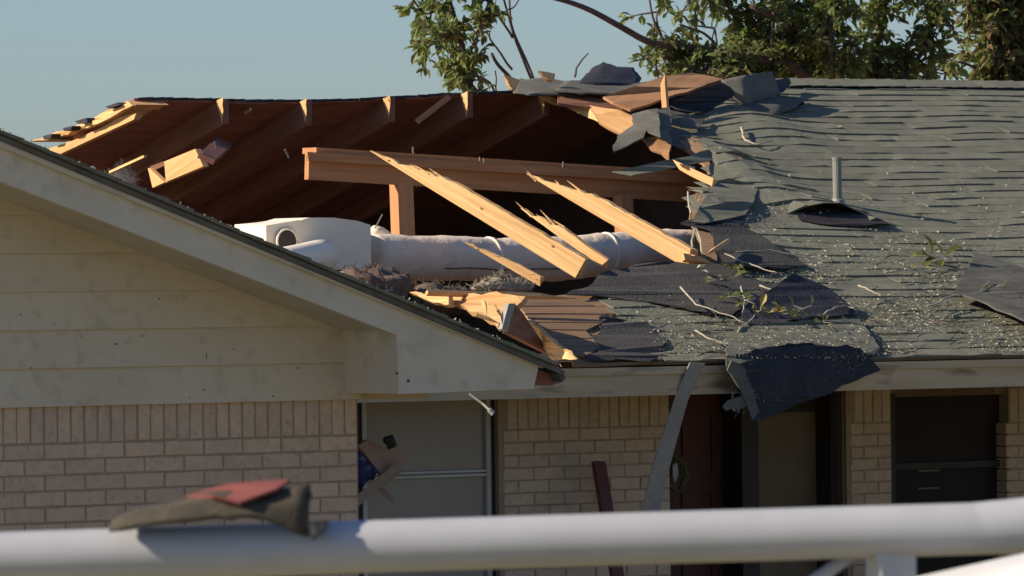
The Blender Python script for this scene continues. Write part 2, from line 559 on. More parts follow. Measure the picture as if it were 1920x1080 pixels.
# siding boards, each lapping the one below
FB = YP(0, 342, GF_Y).z - LZ                        # underside of the rake board against the roof top (negative)
sz = [YP(320, p, GW_Y - 0.02).z for p in (757, 686, 615)]
e = (sz[2] - sz[0]) / 2
bz = [sz[0] + e * i for i in range(9)]
backing = MB().prism([V((gxl - 2.2, GW_Y + 0.03, bz[0])), V((gxr, GW_Y + 0.03, bz[0])), V((gxr, GW_Y + 0.03, wing_z(gxr) - 0.06)), V((gxl - 1.0, GW_Y + 0.03, wing_z(gxl - 1.0) - 0.06)), V((gxl - 2.2, GW_Y + 0.03, wing_z(gxl-1.0) - 0.3))], V((0, 0.05, 0)))
backing = backing.build('gable_wall', 'mortar', house)
for i in range(8):
    z0, z1 = bz[i], bz[i+1]
    xr = lambda z: min(gxr + 0.004, EX - (z - EZ + 0.05) / GT)
    if xr(z1) < gxl - 1: break
    a0, a1 = max(xr(z0), gxl), max(xr(z1 + 0.01), gxl)
    y0, y1 = GW_Y - 0.024, GW_Y - 0.004
    b = MB()
    vv = [V((gxl - 1.6, y0, z0)), V((a0, y0, z0)), V((a1, y1, z1 + 0.012)), V((gxl - 1.6, y1, z1 + 0.012))]
    b.prism(vv, V((0, 0.014, 0)))
    b.build('siding_board', 'siding', backing)

for px, py in ((267, 630), (152, 630), (220, 645), (102, 608), (513, 743), (383, 731), (357, 745), (60, 690), (440, 655), (300, 560), (170, 545), (40, 590), (560, 690)):
    p = YP(px, py, GW_Y - 0.027)
    MB().tube([p, p + V((0, 0.008, 0))], random.uniform(0.002, 0.0045), 7).build('nail_hole', 'insulation_brown', backing)
p = YP(388, 683, GW_Y - 0.025)
MB().box((p.x, p.y + 0.004, p.z - 0.005), (p.x + 0.003, p.y + 0.012, p.z + 0.045)).build('butt_joint', 'attic_dark', backing)
# ---- rake board, its moulding, boxed return, soffit
def gline(px, py): return YP(px, py, GF_Y)
ftop0, ftop1 = gline(0, 266), gline(1012, 676)
fb0, fb1 = gline(0, 340), gline(744, 628)
ext = V((-1.15, 0, 0))
def extrap(p, q, dx):                                # continue line q->p by dx in x
    d = p - q
    return p + d * (dx / d.x)
ft_l, fb_l = extrap(ftop0, ftop1, -1.0), extrap(fb0, fb1, -1.0)
box_l, box_r = gline(748, 739), gline(1001, 729)
rake = MB().prism([ft_l, fb_l, fb1, box_l, box_r, ftop1], V((0, 0.025, 0)))
rake = rake.build('rake_board', 'paint', house)
for px, py, q in ((766, 714, .007), (745, 700, .004), (775, 530, .004), (452, 445, .004), (240, 370, .004)):
    p = YP(px, py, GF_Y - 0.003)
    MB().tube([p, p + V((0, 0.01, 0))], q, 7).build('nail_hole', 'attic_dark', rake)
t0, t1 = gline(0, 263), gline(1018, 676)
t0b, t1b = gline(0, 277), gline(1014, 690)
dv = V((0, -0.022, 0))
MB().prism([extrap(t0, t1, -1) + dv, extrap(t0b, t1b, -1) + dv, t1b + dv, t1 + dv], V((0, 0.020, 0))).build('rake_moulding', 'paint', house)
MB().prism([V((box_l.x, GF_Y + 0.026, box_l.z + 0.002)), V((box_l.x, GW_Y, box_l.z + 0.002)), V((box_l.x, GW_Y, fb1.z + 0.03)), V((box_l.x, GF_Y + 0.026, fb1.z + 0.03))], V((0.02, 0, 0))).build('return_side', 'paint', house)
MB().box((box_l.x + 0.021, GF_Y + 0.026, box_l.z + 0.002), (box_r.x - 0.01, GW_Y + 0.6, box_l.z + 0.02)).build('return_soffit', 'soffit', house)
so = V((0, 0.026, 0.02))
MB().prism([fb_l + so, fb1 + so, fb1 + V((0, GW_Y - GF_Y, 0.02)), fb_l + V((0, GW_Y - GF_Y, 0.02))], V((0, 0, 0.015))).build('rake_soffit', 'soffit', house)
# frieze under the wing eave, between the wing corner and the main front
MB().box((gxr - 0.01, GW_Y + 0.02, box_l.z - 0.03), (box_r.x - 0.25, GW_Y + 0.05, box_l.z - 0.002)).build('eave_trim', 'weathered_paint', house)

# ---- wing roof
def valley_y(z): return EAVE_Y + (z - EAVE_Z) / TA
zr = wing_z(WRX)
wy0 = GF_Y - 0.035
A = V((EX, wy0, EZ - 0.012)); B = V((WRX, wy0, zr - 0.012)); Cc = V((WRX, valley_y(zr), zr - 0.012)); D = V((EX, EAVE_Y, EZ - 0.012))
wroof = MB().prism([A, B, Cc, D], V((0, 0, -0.022)))
LXw = WRX - (EX - WRX)
wroof.prism([V((WRX, wy0, zr - 0.012)), V((LXw, wy0, EZ - 0.012)), V((LXw, EAVE_Y, EZ - 0.012)), V((WRX, valley_y(zr), zr - 0.012))], V((0, 0, -0.022)))
wroof = wroof.build('wing_roof', 'shingle_flap', house)
gd = V((EX - WRX, 0, EZ - zr)).normalized()          # down the wing slope
gn = V((-gd.z, 0, gd.x))
rr = random.Random(3)
nsh = int((V((EX, 0, EZ)) - V((WRX, 0, zr))).length / 0.127)
for i in range(nsh):                                 # rake-edge shingles, each lapping the next course
    p = V((WRX, 0, zr)) + gd * (0.127 * i)
    y = wy0 - 0.012 - rr.uniform(0, 0.014)
    ln = 0.127 + 0.02
    q = p + gd * ln
    t = 0.006 + rr.uniform(0, 0.003)
    lift = rr.uniform(0, 0.003)
    b = MB().prism([V((p.x, y, p.z)) - gn * 0.008, V((q.x, y, q.z)) - gn * 0.006, V((q.x, y, q.z)) + gn * (t + lift), V((p.x, y, p.z)) + gn * 0.003], V((rr.uniform(-.01, .01), 0.95, 0)))
    b.build('shingle', 'shingle', wroof)
we = MB()
for _ in range(900):
    q = rr.random(); p = V((WRX, 0, zr)).lerp(V((EX, 0, EZ)), q)
    c_ = V((p.x, wy0 + rr.uniform(-0.02, 0.25), p.z)) + gn * 0.008
    d_ = V((rr.gauss(0, 1), rr.gauss(0, 1), rr.gauss(0.2, .6))).normalized() * rr.uniform(.004, .014)
    we.tube([c_ - d_, c_ + d_], rr.uniform(.0015, .004), 3, False)
we.build('edge_litter', 'fleck', wroof, kind='stuff')
# drooping corner of shingles and felt beyond the rake end
cpx = [(1008, 676), (1030, 672), (1050, 690), (1058, 708), (1050, 718), (1034, 723), (1004, 722)]
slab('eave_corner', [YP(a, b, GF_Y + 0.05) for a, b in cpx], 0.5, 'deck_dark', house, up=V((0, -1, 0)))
slab('corner_shingle', [YP(a, b, GF_Y - 0.03) for a, b in ((1000, 668), (1030, 671), (1061, 708), (1055, 716), (1045, 694), (1022, 682))], 0.7, 'shingle_flap', house, up=V((0, -1, 0)))

# ================================================================== main roof
XR_VIS = RP(1990, 420).x
hole = [(150, 1500), (165, 1478), (185, 1440), (200, 1345), (215, 1330), (240, 1275), (262, 1262), (290, 1300), (305, 1335), (325, 1345), (345, 1332), (380, 1312), (405, 1300), (418, 1352), (445, 1395), (470, 1440), (497, 1400), (510, 1370),
        (530, 1330), (548, 1262), (560, 1140), (585, 1150), (595, 1165), (610, 1175), (625, 1205), (640, 1180), (655, 1215), (672, 1245), (690, 1245)]
hx = sorted(((RP(px, py) - V((0, EAVE_Y, EAVE_Z))).dot(V((0, CA, SA))), RP(px, py).x) for py, px in hole)
def interp(tab, s):
    if s <= tab[0][0]: return tab[0][1]
    for (a, b), (c, d) in zip(tab, tab[1:]):
        if s <= c: return b + (d - b) * (s - a) / (c - a + 1e-9)
    return tab[-1][1]
def xleft(s): return interp(hx, s)
dk = [(150, 1480), (180, 1400), (205, 1320), (240, 1250), (262, 1235), (290, 1280), (325, 1330), (345, 1325), (380, 1300), (405, 1288), (420, 1300), (490, 1325), (498, 1190), (510, 1150), (530, 1125), (556, 1075), (558, 985), (590, 990), (640, 1040), (672, 1075), (690, 1075)]
dx_ = sorted(((RP(px, py) - V((0, EAVE_Y, EAVE_Z))).dot(V((0, CA, SA))), RP(px, py).x) for py, px in dk)
BUMPS = []
for (px, py, sx, ss, amp) in ((1340, 300, .22, .5, .09), (1330, 390, .16, .30, .07), (1430, 375, .30, .30, .05), (1420, 470, .25, .25, .03), (1480, 560, .4, .3, .02), (1400, 230, .3, .5, .06), (1750, 400, .8, .8, -.03), (1860, 250, .5, .6, .02), (1200, 560, .3, .2, .02)):
    p = RP(px, py)
    BUMPS.append((p.x, (p - V((0, EAVE_Y, EAVE_Z))).dot(V((0, CA, SA))), sx, ss, amp))
def hgt(x, s):
    h = 0.0
    for (bx, bs, sx, ss, a) in BUMPS:
        h += a * math.exp(-((x - bx)/sx)**2 - ((s - bs)/ss)**2)
    return h + 0.010 * noise.noise(V((x*0.8, s*0.8, 3.0))) + 0.0022 * noise.noise(V((x*4, s*5, 9.0)))
def S(x, s, h=0.0):
    return V((x, EAVE_Y + s*CA, EAVE_Z + s*SA)) + RN * (h + hgt(x, s))
SL = (RIDGE_Y - EAVE_Y) / CA
COURSE = 0.127
NR = int(SL / COURSE)
XFAR = XR_VIS + 4.0
# decking under the shingles
dv_, df_ = [], []
st = 0.09
ns = int(SL / st)
cols = 46
for j in range(ns + 1):
    s = min(SL, j * st)
    x0 = interp(dx_, s) + 0.03 * noise.noise(V((s * 9, 1, 1)))
    for i in range(cols + 1):
        t = (i / cols) ** 1.5
        x = x0 + (XFAR - x0) * t
        dv_.append(S(x, s, -0.004)); dv_.append(S(x, s, -0.022))
W2 = (cols + 1) * 2
for j in range(ns):
    for i in range(cols):
        a = j*W2 + i*2
        df_.append((a, a+2, a+2+W2, a+W2)); df_.append((a+1, a+1+W2, a+3+W2, a+3))
    a = j*W2
    df_.append((a, a+W2, a+W2+1, a+1))
for i in range(cols):
    df_.append((i*2, i*2+1, i*2+3, i*2+2))
roof = link('front_roof', mesh(dv_, df_, 'front_roof'), 'deck_board', house)

lipl = sorted(((lambda p: (p.x, (p - V((0, EAVE_Y, EAVE_Z))).dot(V((0, CA, SA)))))(RP(a, b, .03)) for a, b in ((1470, 388), (1512, 402), (1560, 402), (1606, 399), (1650, 412), (1700, 430))))
def lift(x, sb, s):
    if x < lipl[0][0] or x > lipl[-1][0]: return 0.0
    st_ = interp(lipl, x)
    if sb < st_ - 0.05: return 0.0
    u = (x - lipl[0][0]) / (lipl[-1][0] - lipl[0][0])
    return 0.11 * math.sin(math.pi * u) ** 0.6 * math.exp(-max(0, s - st_) / 0.20)
def strip_geo(x0, x1, s, rnd, tabs=True):
    """one laminated shingle strip lying on the roof surface"""
    v, f = [], []
    xs = [x0]
    while xs[-1] < x1 - 0.10: xs.append(xs[-1] + rnd.uniform(0.05, 0.16))
    xs[-1] = x1
    if len(xs) < 2: xs = [x0, x1]
    t = rnd.uniform(0.004, 0.012)
    run = 0
    for i, xx in enumerate(xs):
        if run <= 0:
            t = rnd.choice((0.003, 0.004, 0.0095, 0.0115)); run = rnd.randint(1, 3)
        run -= 1
        so_ = rnd.uniform(-0.003, 0.003)
        l0, l1 = lift(xx, s, s), lift(xx, s, s + 0.15)
        v += [S(xx, s + so_, -0.003 + l0), S(xx, s + so_, t + l0), S(xx, min(s + 0.15, SL + .01), 0.0015 + l1)]
    for i in range(len(xs) - 1):
        q = i * 3
        f += [(q, q+3, q+4, q+1), (q+1, q+4, q+5, q+2)]
    n_ = len(v)
    f += [(0, 1, 2), (n_-3, n_-1, n_-2)]
    return v, f
rnd = random.Random(11)
shingles = 0
rest_v, rest_f = [], []
for k in range(NR + 1):
    s = k * COURSE - 0.015
    xl = xleft(s) + 0.05 * noise.noise(V((s*7, 5, 5)))
    x = XFAR - 0.914 * ((k * 0.37) % 1.0)
    edges = []
    while x > xl + 0.05:
        edges.append((max(x - 0.914, xl), x)); x -= 0.914
    for (a, b) in edges:
        v, f = strip_geo(a, b, s, rnd)
        if a < XR_VIS:
            link('shingle', mesh(v, f, 'shingle'), 'shingle', roof); shingles += 1
        else:
            o = len(rest_v); rest_v += v; rest_f += [tuple(i + o for i in q) for q in f]
link('far_shingles', mesh(rest_v, rest_f, 'far_shingles'), 'shingle', roof, kind='stuff')
# ridge cap
capx0, capx1 = RP(1440, 160).x, XFAR
x = capx0
while x < capx1:
    w = 0.30
    tl = 0.012
    zr_ = RIDGE_Z + 0.010 + rnd.uniform(0, 0.004)
    x2 = x + w
    vv = [V((x, RIDGE_Y - 0.15, zr_ - 0.05)), V((x2, RIDGE_Y - 0.15, zr_ - 0.05 + tl)), V((x2, RIDGE_Y, zr_ + tl)), V((x, RIDGE_Y, zr_)), V((x2, RIDGE_Y + 0.15, zr_ - 0.05 + tl)), V((x, RIDGE_Y + 0.15, zr_ - 0.05)),
          V((x2, RIDGE_Y - 0.15, zr_ - 0.058)), V((x, RIDGE_Y - 0.15, zr_ - 0.058))]
    link('ridge_cap', mesh(vv, [(0, 1, 2, 3), (3, 2, 4, 5), (7, 6, 1, 0)], 'ridge_cap'), 'shingle', roof)
    x = x2 - 0.17 if x2 < capx1 else x2

# back slope: deck seen from below through the hole
rl = [(252, 190), (300, 190), (400, 192), (470, 194), (557, 194), (640, 192), (712, 188), (800, 183), (860, 180), (940, 177), (1000, 178), (1100, 174), (1200, 168), (1400, 160)]
rtab = [(YP(a, b, RIDGE_Y).x, YP(a, b, RIDGE_Y).z) for a, b in rl]
rtab.append((rtab[-1][0] + 0.6, RIDGE_Z)); rtab.append((XFAR, RIDGE_Z))
left = [(252, 190), (214, 226), (178, 258), (168, 272), (188, 285), (176, 302), (196, 322), (230, 352), (262, 372)]
ltab = sorted((BP(a, b).x, BP(a, b).y) for a, b in left)
lend = sorted((BP(a, b).x, BP(a, b).y) for a, b in ((166, 268), (182, 276), (190, 296), (204, 322), (232, 356), (262, 380)))
q0 = rtab[0][0]
lend = [(q0, BP(222, 218).y), (q0 + 0.10, BP(196, 246).y), (q0 + 0.19, BP(172, 272).y), (q0 + 0.30, BP(178, 300).y)] + [p for p in lend if p[0] > q0 + 0.34]
bx0 = lend[0][0]
bv, bf = [], []
BEY = 2 * RIDGE_Y - EAVE_Y
BX = []
x = bx0
while x < XFAR: BX.append(x); x += 0.05 if x < rtab[0][0] + 0.3 else 0.15
BX.append(XFAR)
def back_z(x, y):
    z0 = interp(rtab, x)
    t = (y - RIDGE_Y) / (BEY - RIDGE_Y)
    return z0 + (EAVE_Z - z0) * t
for x in BX:
    ys = RIDGE_Y
    if x < rtab[0][0]:
        ys = RIDGE_Y + 0.04 * noise.noise(V((x*14, 2, 2))) + 0.02
    ye = BEY if x >= lend[-1][0] else interp(lend, x)
    for m in range(5):
        y = ys + (ye - ys) * m / 4
        for dz in (0, 0.02):
            bv.append(V((x, y, back_z(x, y) + dz + (0.012*noise.noise(V((x*6, 0, 7))) if m == 0 else 0))))
for i in range(len(BX) - 1):
    for m in range(4):
        a = i*10 + m*2; b = a + 10
        bf.append((a, b, b+2, a+2)[::-1]); bf.append((a+1, a+3, b+3, b+1)[::-1])
    a = i*10; b = a + 10
    bf.append((a, a+1, b+1, b))
for m in range(4):
    a = m*2; bf.append((a, a+2, a+3, a+1))
me = mesh(bv, bf, 'back_roof')
bm = bmesh.new(); bm.from_mesh(me); bmesh.ops.recalc_face_normals(bm, faces=bm.faces); bm.to_mesh(me); bm.free()
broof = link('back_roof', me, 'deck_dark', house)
# shingle rags along the broken ridge, seen edge on
for i in range(34):
    px = 255 + i * 22 + random.uniform(-6, 6)
    x = YP(px, 190, RIDGE_Y).x
    z = interp(rtab, x) + 0.022
    w = random.uniform(0.09, 0.16)
    l = [V((x, RIDGE_Y - random.uniform(0.0, 0.02), z)), V((x + w, RIDGE_Y - random.uniform(0.0, 0.02), z + random.uniform(0, .006))), V((x + w, RIDGE_Y + 0.3, z - 0.085)), V((x, RIDGE_Y + 0.3, z - 0.085))]
    slab('shingle', l, 0.012, 'tar', broof, up=V((0, 0, 1)))
# rafters of the back slope
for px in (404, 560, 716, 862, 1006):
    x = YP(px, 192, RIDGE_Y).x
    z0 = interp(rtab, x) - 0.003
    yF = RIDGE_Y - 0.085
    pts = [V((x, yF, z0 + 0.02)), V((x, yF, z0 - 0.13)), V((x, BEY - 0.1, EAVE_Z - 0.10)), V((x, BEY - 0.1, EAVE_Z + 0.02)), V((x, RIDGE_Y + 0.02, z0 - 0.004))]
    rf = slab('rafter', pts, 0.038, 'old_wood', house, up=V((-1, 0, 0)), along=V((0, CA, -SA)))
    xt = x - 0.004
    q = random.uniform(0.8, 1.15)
    slab('sunlit_tip', [V((xt, yF - 0.004, z0 + 0.03)), V((xt, yF - 0.004, z0 - 0.045*q)), V((xt, yF + 0.012, z0 - 0.12*q)), V((xt, yF + 0.03, z0 - 0.07*q)), V((xt, yF + 0.075, z0 + 0.012))], 0.003, 'split_pine', rf, up=V((-1, 0, 0)), rough=0.03, amp=0.002)  # pale sliver paints the patch of sun on the rafter end
# attic floor, end walls, ceiling (closes the rooms below)
axl = rtab[0][0] - 0.4
MB().box((axl - 1.5, 0.05, 2.36), (XFAR, BEY - 0.5, 2.44)).build('attic_floor', 'attic_dark', house)
MB().box((axl - 1.5, BEY - 0.6, -0.05), (XFAR, BEY - 0.5, 2.36)).build('back_wall', 'brick', house)
MB().box((XFAR - 0.1, 0, -0.05), (XFAR, BEY - 0.6, 2.36)).build('end_wall', 'brick', house)
slab('attic_partition', [V((RP(1800, 420).x, y, z)) for y, z in ((0.3, 2.45), (RIDGE_Y, RIDGE_Z - 0.1), (BEY - 0.6, 2.45))], 0.05, 'attic_dark', house, up=V((-1, 0, 0)))

# eave: drip edge, fascia, soffit
fx0 = YP(1000, 700, EAVE_Y).x
fz1 = EAVE_Z - 0.028; fz0 = YP(1400, 737, EAVE_Y).z
MB().box((fx0 - 2.0, EAVE_Y - 0.022, fz0), (XFAR, EAVE_Y + 0.003, fz1)).build('fascia_board', 'weathered_paint', house)
MB().box((fx0 - 2.0, EAVE_Y - 0.036, fz1 - 0.038), (XFAR, EAVE_Y - 0.024, fz1 + 0.002)).build('fascia_trim', 'weathered_paint', house)
MB().box((fx0 - 2.0, EAVE_Y + 0.004, fz0 + 0.012), (XFAR, PO + 0.5, fz0 + 0.022)).build('soffit', 'soffit', house)

# ---- main front wall with its openings
def wx(px): return YP(px, 850, 0.0 if px < 1300 else PO).x
wtop = fz0 + 0.01
segs = [(-400, 660), (936, 1256), (1588, 1672), (1893, 2600)]
fronts = []
for a, b in segs:
    yq = 0.0 if a < 1300 else PO
    fronts.append(MB().box((wx(a), yq + 0.005, -0.05), (wx(b), yq + 0.12, wtop)).build('front_wall', 'mortar', house))
for a, b in ((660, 936), (1672, 1893)):
    yq = 0.0 if a < 1300 else PO
    MB().box((wx(a) + .001, yq + 0.008, -0.05), (wx(b) - .001, yq + 0.12, YP(800, 1090, 0).z - 0.25)).build('wall_under_window', 'mortar', house)
for fw, (a, b) in list(zip(fronts, segs))[1:3]:
    lay(fw, wx(a), wx(b), YP((a+b)/2, 742, 0).z + 0.03, 0.0 if a < 1300 else PO, 14)
lay(fronts[3], wx(1893), wx(2010), YP(1930, 742, 0).z + 0.03, PO, 14)

# left window: screen, thin pale frame, meeting rail
win = pbox('window', 690, 748, 918, 1110, 0.075, 0.085, 'screen', house)
for nm, a in (('frame', (681, 745, 689, 1112)), ('frame', (914, 745, 923, 1112)), ('frame', (689, 741, 914, 748)), ('meeting_rail', (689, 884, 914, 888)), ('meeting_rail', (689, 891, 914, 896))):
    pbox(nm, *a, 0.05, 0.073, 'frame_white', win)
pbox('window_jamb', 924, 742, 937, 1112, 0.04, 0.12, 'frame_dark', house)
pbox('window_jamb', 660, 742, 680, 1112, 0.06, 0.12, 'frame_dark', house)
pbox('window_sill', 660, 1113, 938, 1124, -0.02, 0.12, 'brick', house)
# entrance: red door in shade, sidelight, posts
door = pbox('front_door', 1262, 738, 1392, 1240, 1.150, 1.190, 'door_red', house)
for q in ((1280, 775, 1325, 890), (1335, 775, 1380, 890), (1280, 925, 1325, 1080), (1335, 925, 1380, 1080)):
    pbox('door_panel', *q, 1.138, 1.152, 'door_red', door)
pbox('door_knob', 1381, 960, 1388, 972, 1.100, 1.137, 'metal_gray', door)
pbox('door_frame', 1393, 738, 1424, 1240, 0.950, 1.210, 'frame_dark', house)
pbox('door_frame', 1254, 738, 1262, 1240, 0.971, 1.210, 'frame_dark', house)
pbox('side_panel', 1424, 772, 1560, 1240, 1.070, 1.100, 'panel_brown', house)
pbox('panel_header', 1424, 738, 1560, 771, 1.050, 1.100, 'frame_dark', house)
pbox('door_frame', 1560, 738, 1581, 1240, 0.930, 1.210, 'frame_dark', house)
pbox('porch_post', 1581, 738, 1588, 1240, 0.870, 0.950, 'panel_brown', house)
win2 = pbox('window', 1676, 742, 1888, 1110, 0.940, 0.950, 'glass_dark', house)
for nm, a in (('frame', (1672, 738, 1680, 1112)), ('frame', (1884, 738, 1893, 1112)), ('meeting_rail', (1680, 866, 1884, 878))):
    pbox(nm, *a, 0.910, 0.938, 'frame_dark', win2)
for i, py in enumerate((881, 914)):
    pbox('blind_slat', 1722, py, 1762, py + 3, 0.933, 0.938, 'panel_brown', win2)
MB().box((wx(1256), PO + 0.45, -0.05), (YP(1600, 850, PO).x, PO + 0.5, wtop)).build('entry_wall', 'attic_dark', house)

MB().box((wx(1256) - 0.12, 0.121, -0.05), (wx(1256) - 0.001, PO + 0.45, wtop)).build('porch_side_wall', 'brick', house)
# vent pipe
vb = RP(1571, 380, 0.0)
vs_ = (vb - V((0, EAVE_Y, EAVE_Z))).dot(V((0, CA, SA)))
vb = S(vb.x, vs_)
vh = (YP(1573, 291, vb.y).z - YP(1571, 378, vb.y).z)
vent = MB().tube([vb + V((0, 0, -0.1)), vb + V((0, 0, vh))], 0.027, 14).build('vent_pipe', 'metal_gray', house, smooth=False)
MB().tube([vb + V((0, 0, vh - 0.012)), vb + V((0, 0, vh + 0.004))], 0.030, 14).build('collar', 'metal_gray', vent)
MB().tube([vb - RN*0.005, vb + RN*0.04], [0.055, 0.032], 12).build('flashing', 'metal_gray', vent)

# ---- purlin and struts in the attic
PY = 2.9
pa, pb = YP(575, 300, PY), YP(1345, 347, PY + 0.2)
ph = 0.155
pu = board('purlin', pa + V((0, 0, -0.035)), pb + V((0, 0, -0.035)), ph, 0.038, V((0, -1, 0)), 'rafter_wood', house)
board('purlin_cap', pa + V((0.05, 0.045, 0.055)), pb + V((0, 0.045, 0.055)), 0.13, 0.034, V((0, 0, 1)), 'rafter_wood', house)
board('purlin_ledger', pa + V((-0.03, -0.045, 0.02)), pb + V((0, -0.045, 0.02)), 0.05, 0.034, V((0, -1, 0)), 'rafter_wood', house, base_jag=0.01)
for (a, b, wd) in (((752, 338), (738, 470), 0.11), ((1168, 366), (1156, 480), 0.085)):
    p, q = YP(a[0], a[1], PY + 0.07), YP(b[0], b[1], PY + 0.07)
    q.y -= 0.12
    board('strut', q + V((0, 0, -0.4)), p, wd, 0.085, V((0, -1, 0)), 'rafter_wood', house)

# unseen concrete slab added below the frame to throw warm light back
material('concrete', (0.42, 0.38, 0.31), (0.34, 0.31, 0.25), 1.5, (1, 1, 1), 0.95, 0.1)
dvw = [V((x, y, 0.05 + 0.0)) for x, y in ((-9.5, -7.6), (-2.6, -7.6), (-2.6, GW_Y), (-9.5, GW_Y))]
link('bounce_slab', MB().prism(dvw, V((0, 0, 0.03))).build('tmp', 'concrete').data, 'concrete', kind='structure') if False else MB().prism(dvw, V((0, 0, 0.03))).build('bounce_slab', 'concrete', kind='structure')

# ================================================================== WRECKAGE ON AND IN THE ROOF
NH = -FWD + SUN * 0.9                                # turns a wide face to both viewer and sun
def Q(px, py, dist): return DP(px, py, dist)
def att(px, py, y): return YP(px, py, y)

# -- broken rafters that stick up out of the hole
def brk(px0, py0, px1, py1, w, t, y0, y1, tip, jag, label, mat='split_pine', bj=0.02, taper=0.8, nh=None):
    a, b = YP(px0, py0, y0), YP(px1, py1, y1)
    return board('broken_rafter', a, b, w, t, nh or (-FWD*0.8 + V((-1, 0, -0.12))), mat, None, flip=True, tip=tip, jag=jag, base_jag=bj, taper=taper,
                 label=label, cat='broken timber', group='splintered rafters in the roof hole')
def fray(o, L, w, t, n, seed, tipx):
    r_ = random.Random(seed); m = WM[o]
    for i in range(n):
        near_tip = r_.random() < 0.7
        x0 = L - tipx * r_.uniform(0.1, 1.0) if near_tip else r_.uniform(0.0, 0.06)
        q = (L - x0) / tipx if x0 > L - tipx else 1.0
        y0 = w/2 - w * min(1, max(q, .03)) + r_.uniform(-.004, .006)
        ln = r_.uniform(0.03, 0.10)
        d = V((ln if near_tip else -ln * .5, r_.uniform(-.022, .0), r_.uniform(-.006, .014)))
        a0 = V((x0, y0 if near_tip else r_.uniform(-w/2, w/2), r_.uniform(-t/3, t/2)))
        MB().tube([m @ (a0 - d*.35), m @ (a0 + d*.4), m @ (a0 + d)], [0.006, 0.0045, 0.001], 4).build('splinter', 'split_pine', o)
_brk = brk
def brk(*a, **k):
    o = _brk(*a, **k)
    L = (YP(a[2], a[3], a[7]) - YP(a[0], a[1], a[6])).length
    fray(o, L, a[4], a[5], 6, int(a[0]), a[8])
    return o
br = brk(1092, 503, 700, 268, 0.125, 0.04, 0.75, 2.15, 0.62, 0.004, 'longest pale splintered rafter, pointed tip reaching over the attic beam')
for px, py in ((905, 391), (1038, 462)):
    p = YP(px, py, 0.75 + 1.4 * (1092 - px) / 392 - 0.02)
    m = WM[br]; lp = m.inverted() @ p
    lp.z = 0.0212
    kv = [V((lp.x + 0.007*math.cos(a)*1.6, lp.y + 0.007*math.sin(a), lp.z + 0.001)) for a in [i*math.pi/4 for i in range(8)]]
    link('knot', mesh([m @ v for v in kv], [tuple(range(8))], 'knot'), 'old_wood', br)
brk(1300, 487, 992, 312, 0.115, 0.04, 0.85, 2.0, 0.55, 0.004, 'second long splintered rafter, its tip ending just at the attic beam', bj=0.03)
brk(1135, 492, 980, 384, 0.06, 0.035, 0.80, 1.35, 0.30, 0.008, 'short jagged rafter splinter lying close beside the longest broken rafter')
brk(1012, 526, 870, 446, 0.05, 0.02, 0.62, 1.0, 0.36, 0.002, 'thin needle-like wood splinter lying across the gray duct')
board('broken_rafter_end', YP(1280, 483, 0.86), YP(1342, 492, 0.86), 0.04, 0.03, NH, 'pine', None, tip=0.12, jag=0.004,
      label='small reddish broken wood end under the second long splintered rafter', cat='broken timber')

# -- ducts
dl, dr = YP(690, 482, 1.6), YP(1335, 468, 1.9)
pts, rad = [], []
n = 44
for i in range(n + 1):
    t = i / n
    p = dl.lerp(dr, t)
    p.z += 0.006 * math.sin(t * 9) - 0.03 * math.sin(math.pi * min(1, t * 1.25)) + 0.003 * math.sin(t * 31)
    pts.append(p); rad.append(0.126 + 0.002 * math.sin(t * 40) + 0.002 * math.sin(t * 97) - 0.03 * max(0, t - 0.55) - (0.005 if i in (15, 16, 30, 37) else 0))
duct = MB().tube(pts, rad, 20).build('insulated_duct', 'duct_wrap', None, smooth=True, label='long gray insulated air duct lying along the torn-open attic', cat='air duct')
for i in (15, 30):
    MB().tube([pts[i] - V((.012, 0, 0)), pts[i] + V((.012, 0, 0))], rad[i] + 0.008, 20).build('tape_band', 'duct_board', duct, smooth=True)
MB().tube([pts[i] + V((0, -rad[i] * 0.92, -rad[i]*0.45)) for i in range(8, 26)], 0.0035, 6).build('wrap_seam', 'insulation_brown', duct)
plen = thing('duct_plenum', YP(630, 500, 1.55), 'off-white duct box with round openings at the left end of the gray duct', 'duct box')
py0 = 1.45
fr = [YP(a, b, py0) for a, b in ((566, 412), (580, 408), (625, 408), (670, 414), (695, 422), (696, 505), (566, 505))]
MB().prism(fr, V((0, 0.34, 0))).build('plenum_box', 'duct_board', plen)
# left transition hood narrowing towards the left with a dark round opening
hx0 = fr[0].x
top0, top1 = YP(566, 411, py0), YP(566, 505, py0)
tipp = YP(455, 424, py0 + 0.25)
hv = [V((hx0 + .001, py0 + .004, top0.z - .003)), V((hx0 + .001, py0 + 0.33, top0.z - .003)), V((hx0 + .001, py0 + 0.33, top1.z)), V((hx0 + .001, py0 + .004, top1.z)),
      V((tipp.x, py0 + 0.02, tipp.z)), V((tipp.x, py0 + 0.33, tipp.z + 0.01)), V((tipp.x, py0 + 0.33, tipp.z - 0.22)), V((tipp.x, py0 + 0.02, tipp.z - 0.22)),
      V(((hx0*2 + tipp.x)/3, py0 + 0.008, top0.z - 0.012)), V(((hx0*2 + tipp.x)/3, py0 + 0.33, top0.z - 0.012))]
link('plenum_hood', mesh(hv, [(0, 1, 9, 8), (8, 9, 5, 4), (3, 0, 8, 4, 7), (4, 5, 6, 7), (1, 2, 6, 5, 9), (2, 3, 7, 6)], 'plenum_hood'), 'duct_board', plen)
oc = YP(537, 452, py0 + 0.003)
ring = [V((oc.x + 0.062*math.cos(a), py0 + 0.001, oc.z + 0.062*math.sin(a))) for a in [i*math.pi/10 for i in range(20)]]
MB().prism(ring, V((0, -0.006, 0))).build('duct_opening', 'frame_dark', plen)
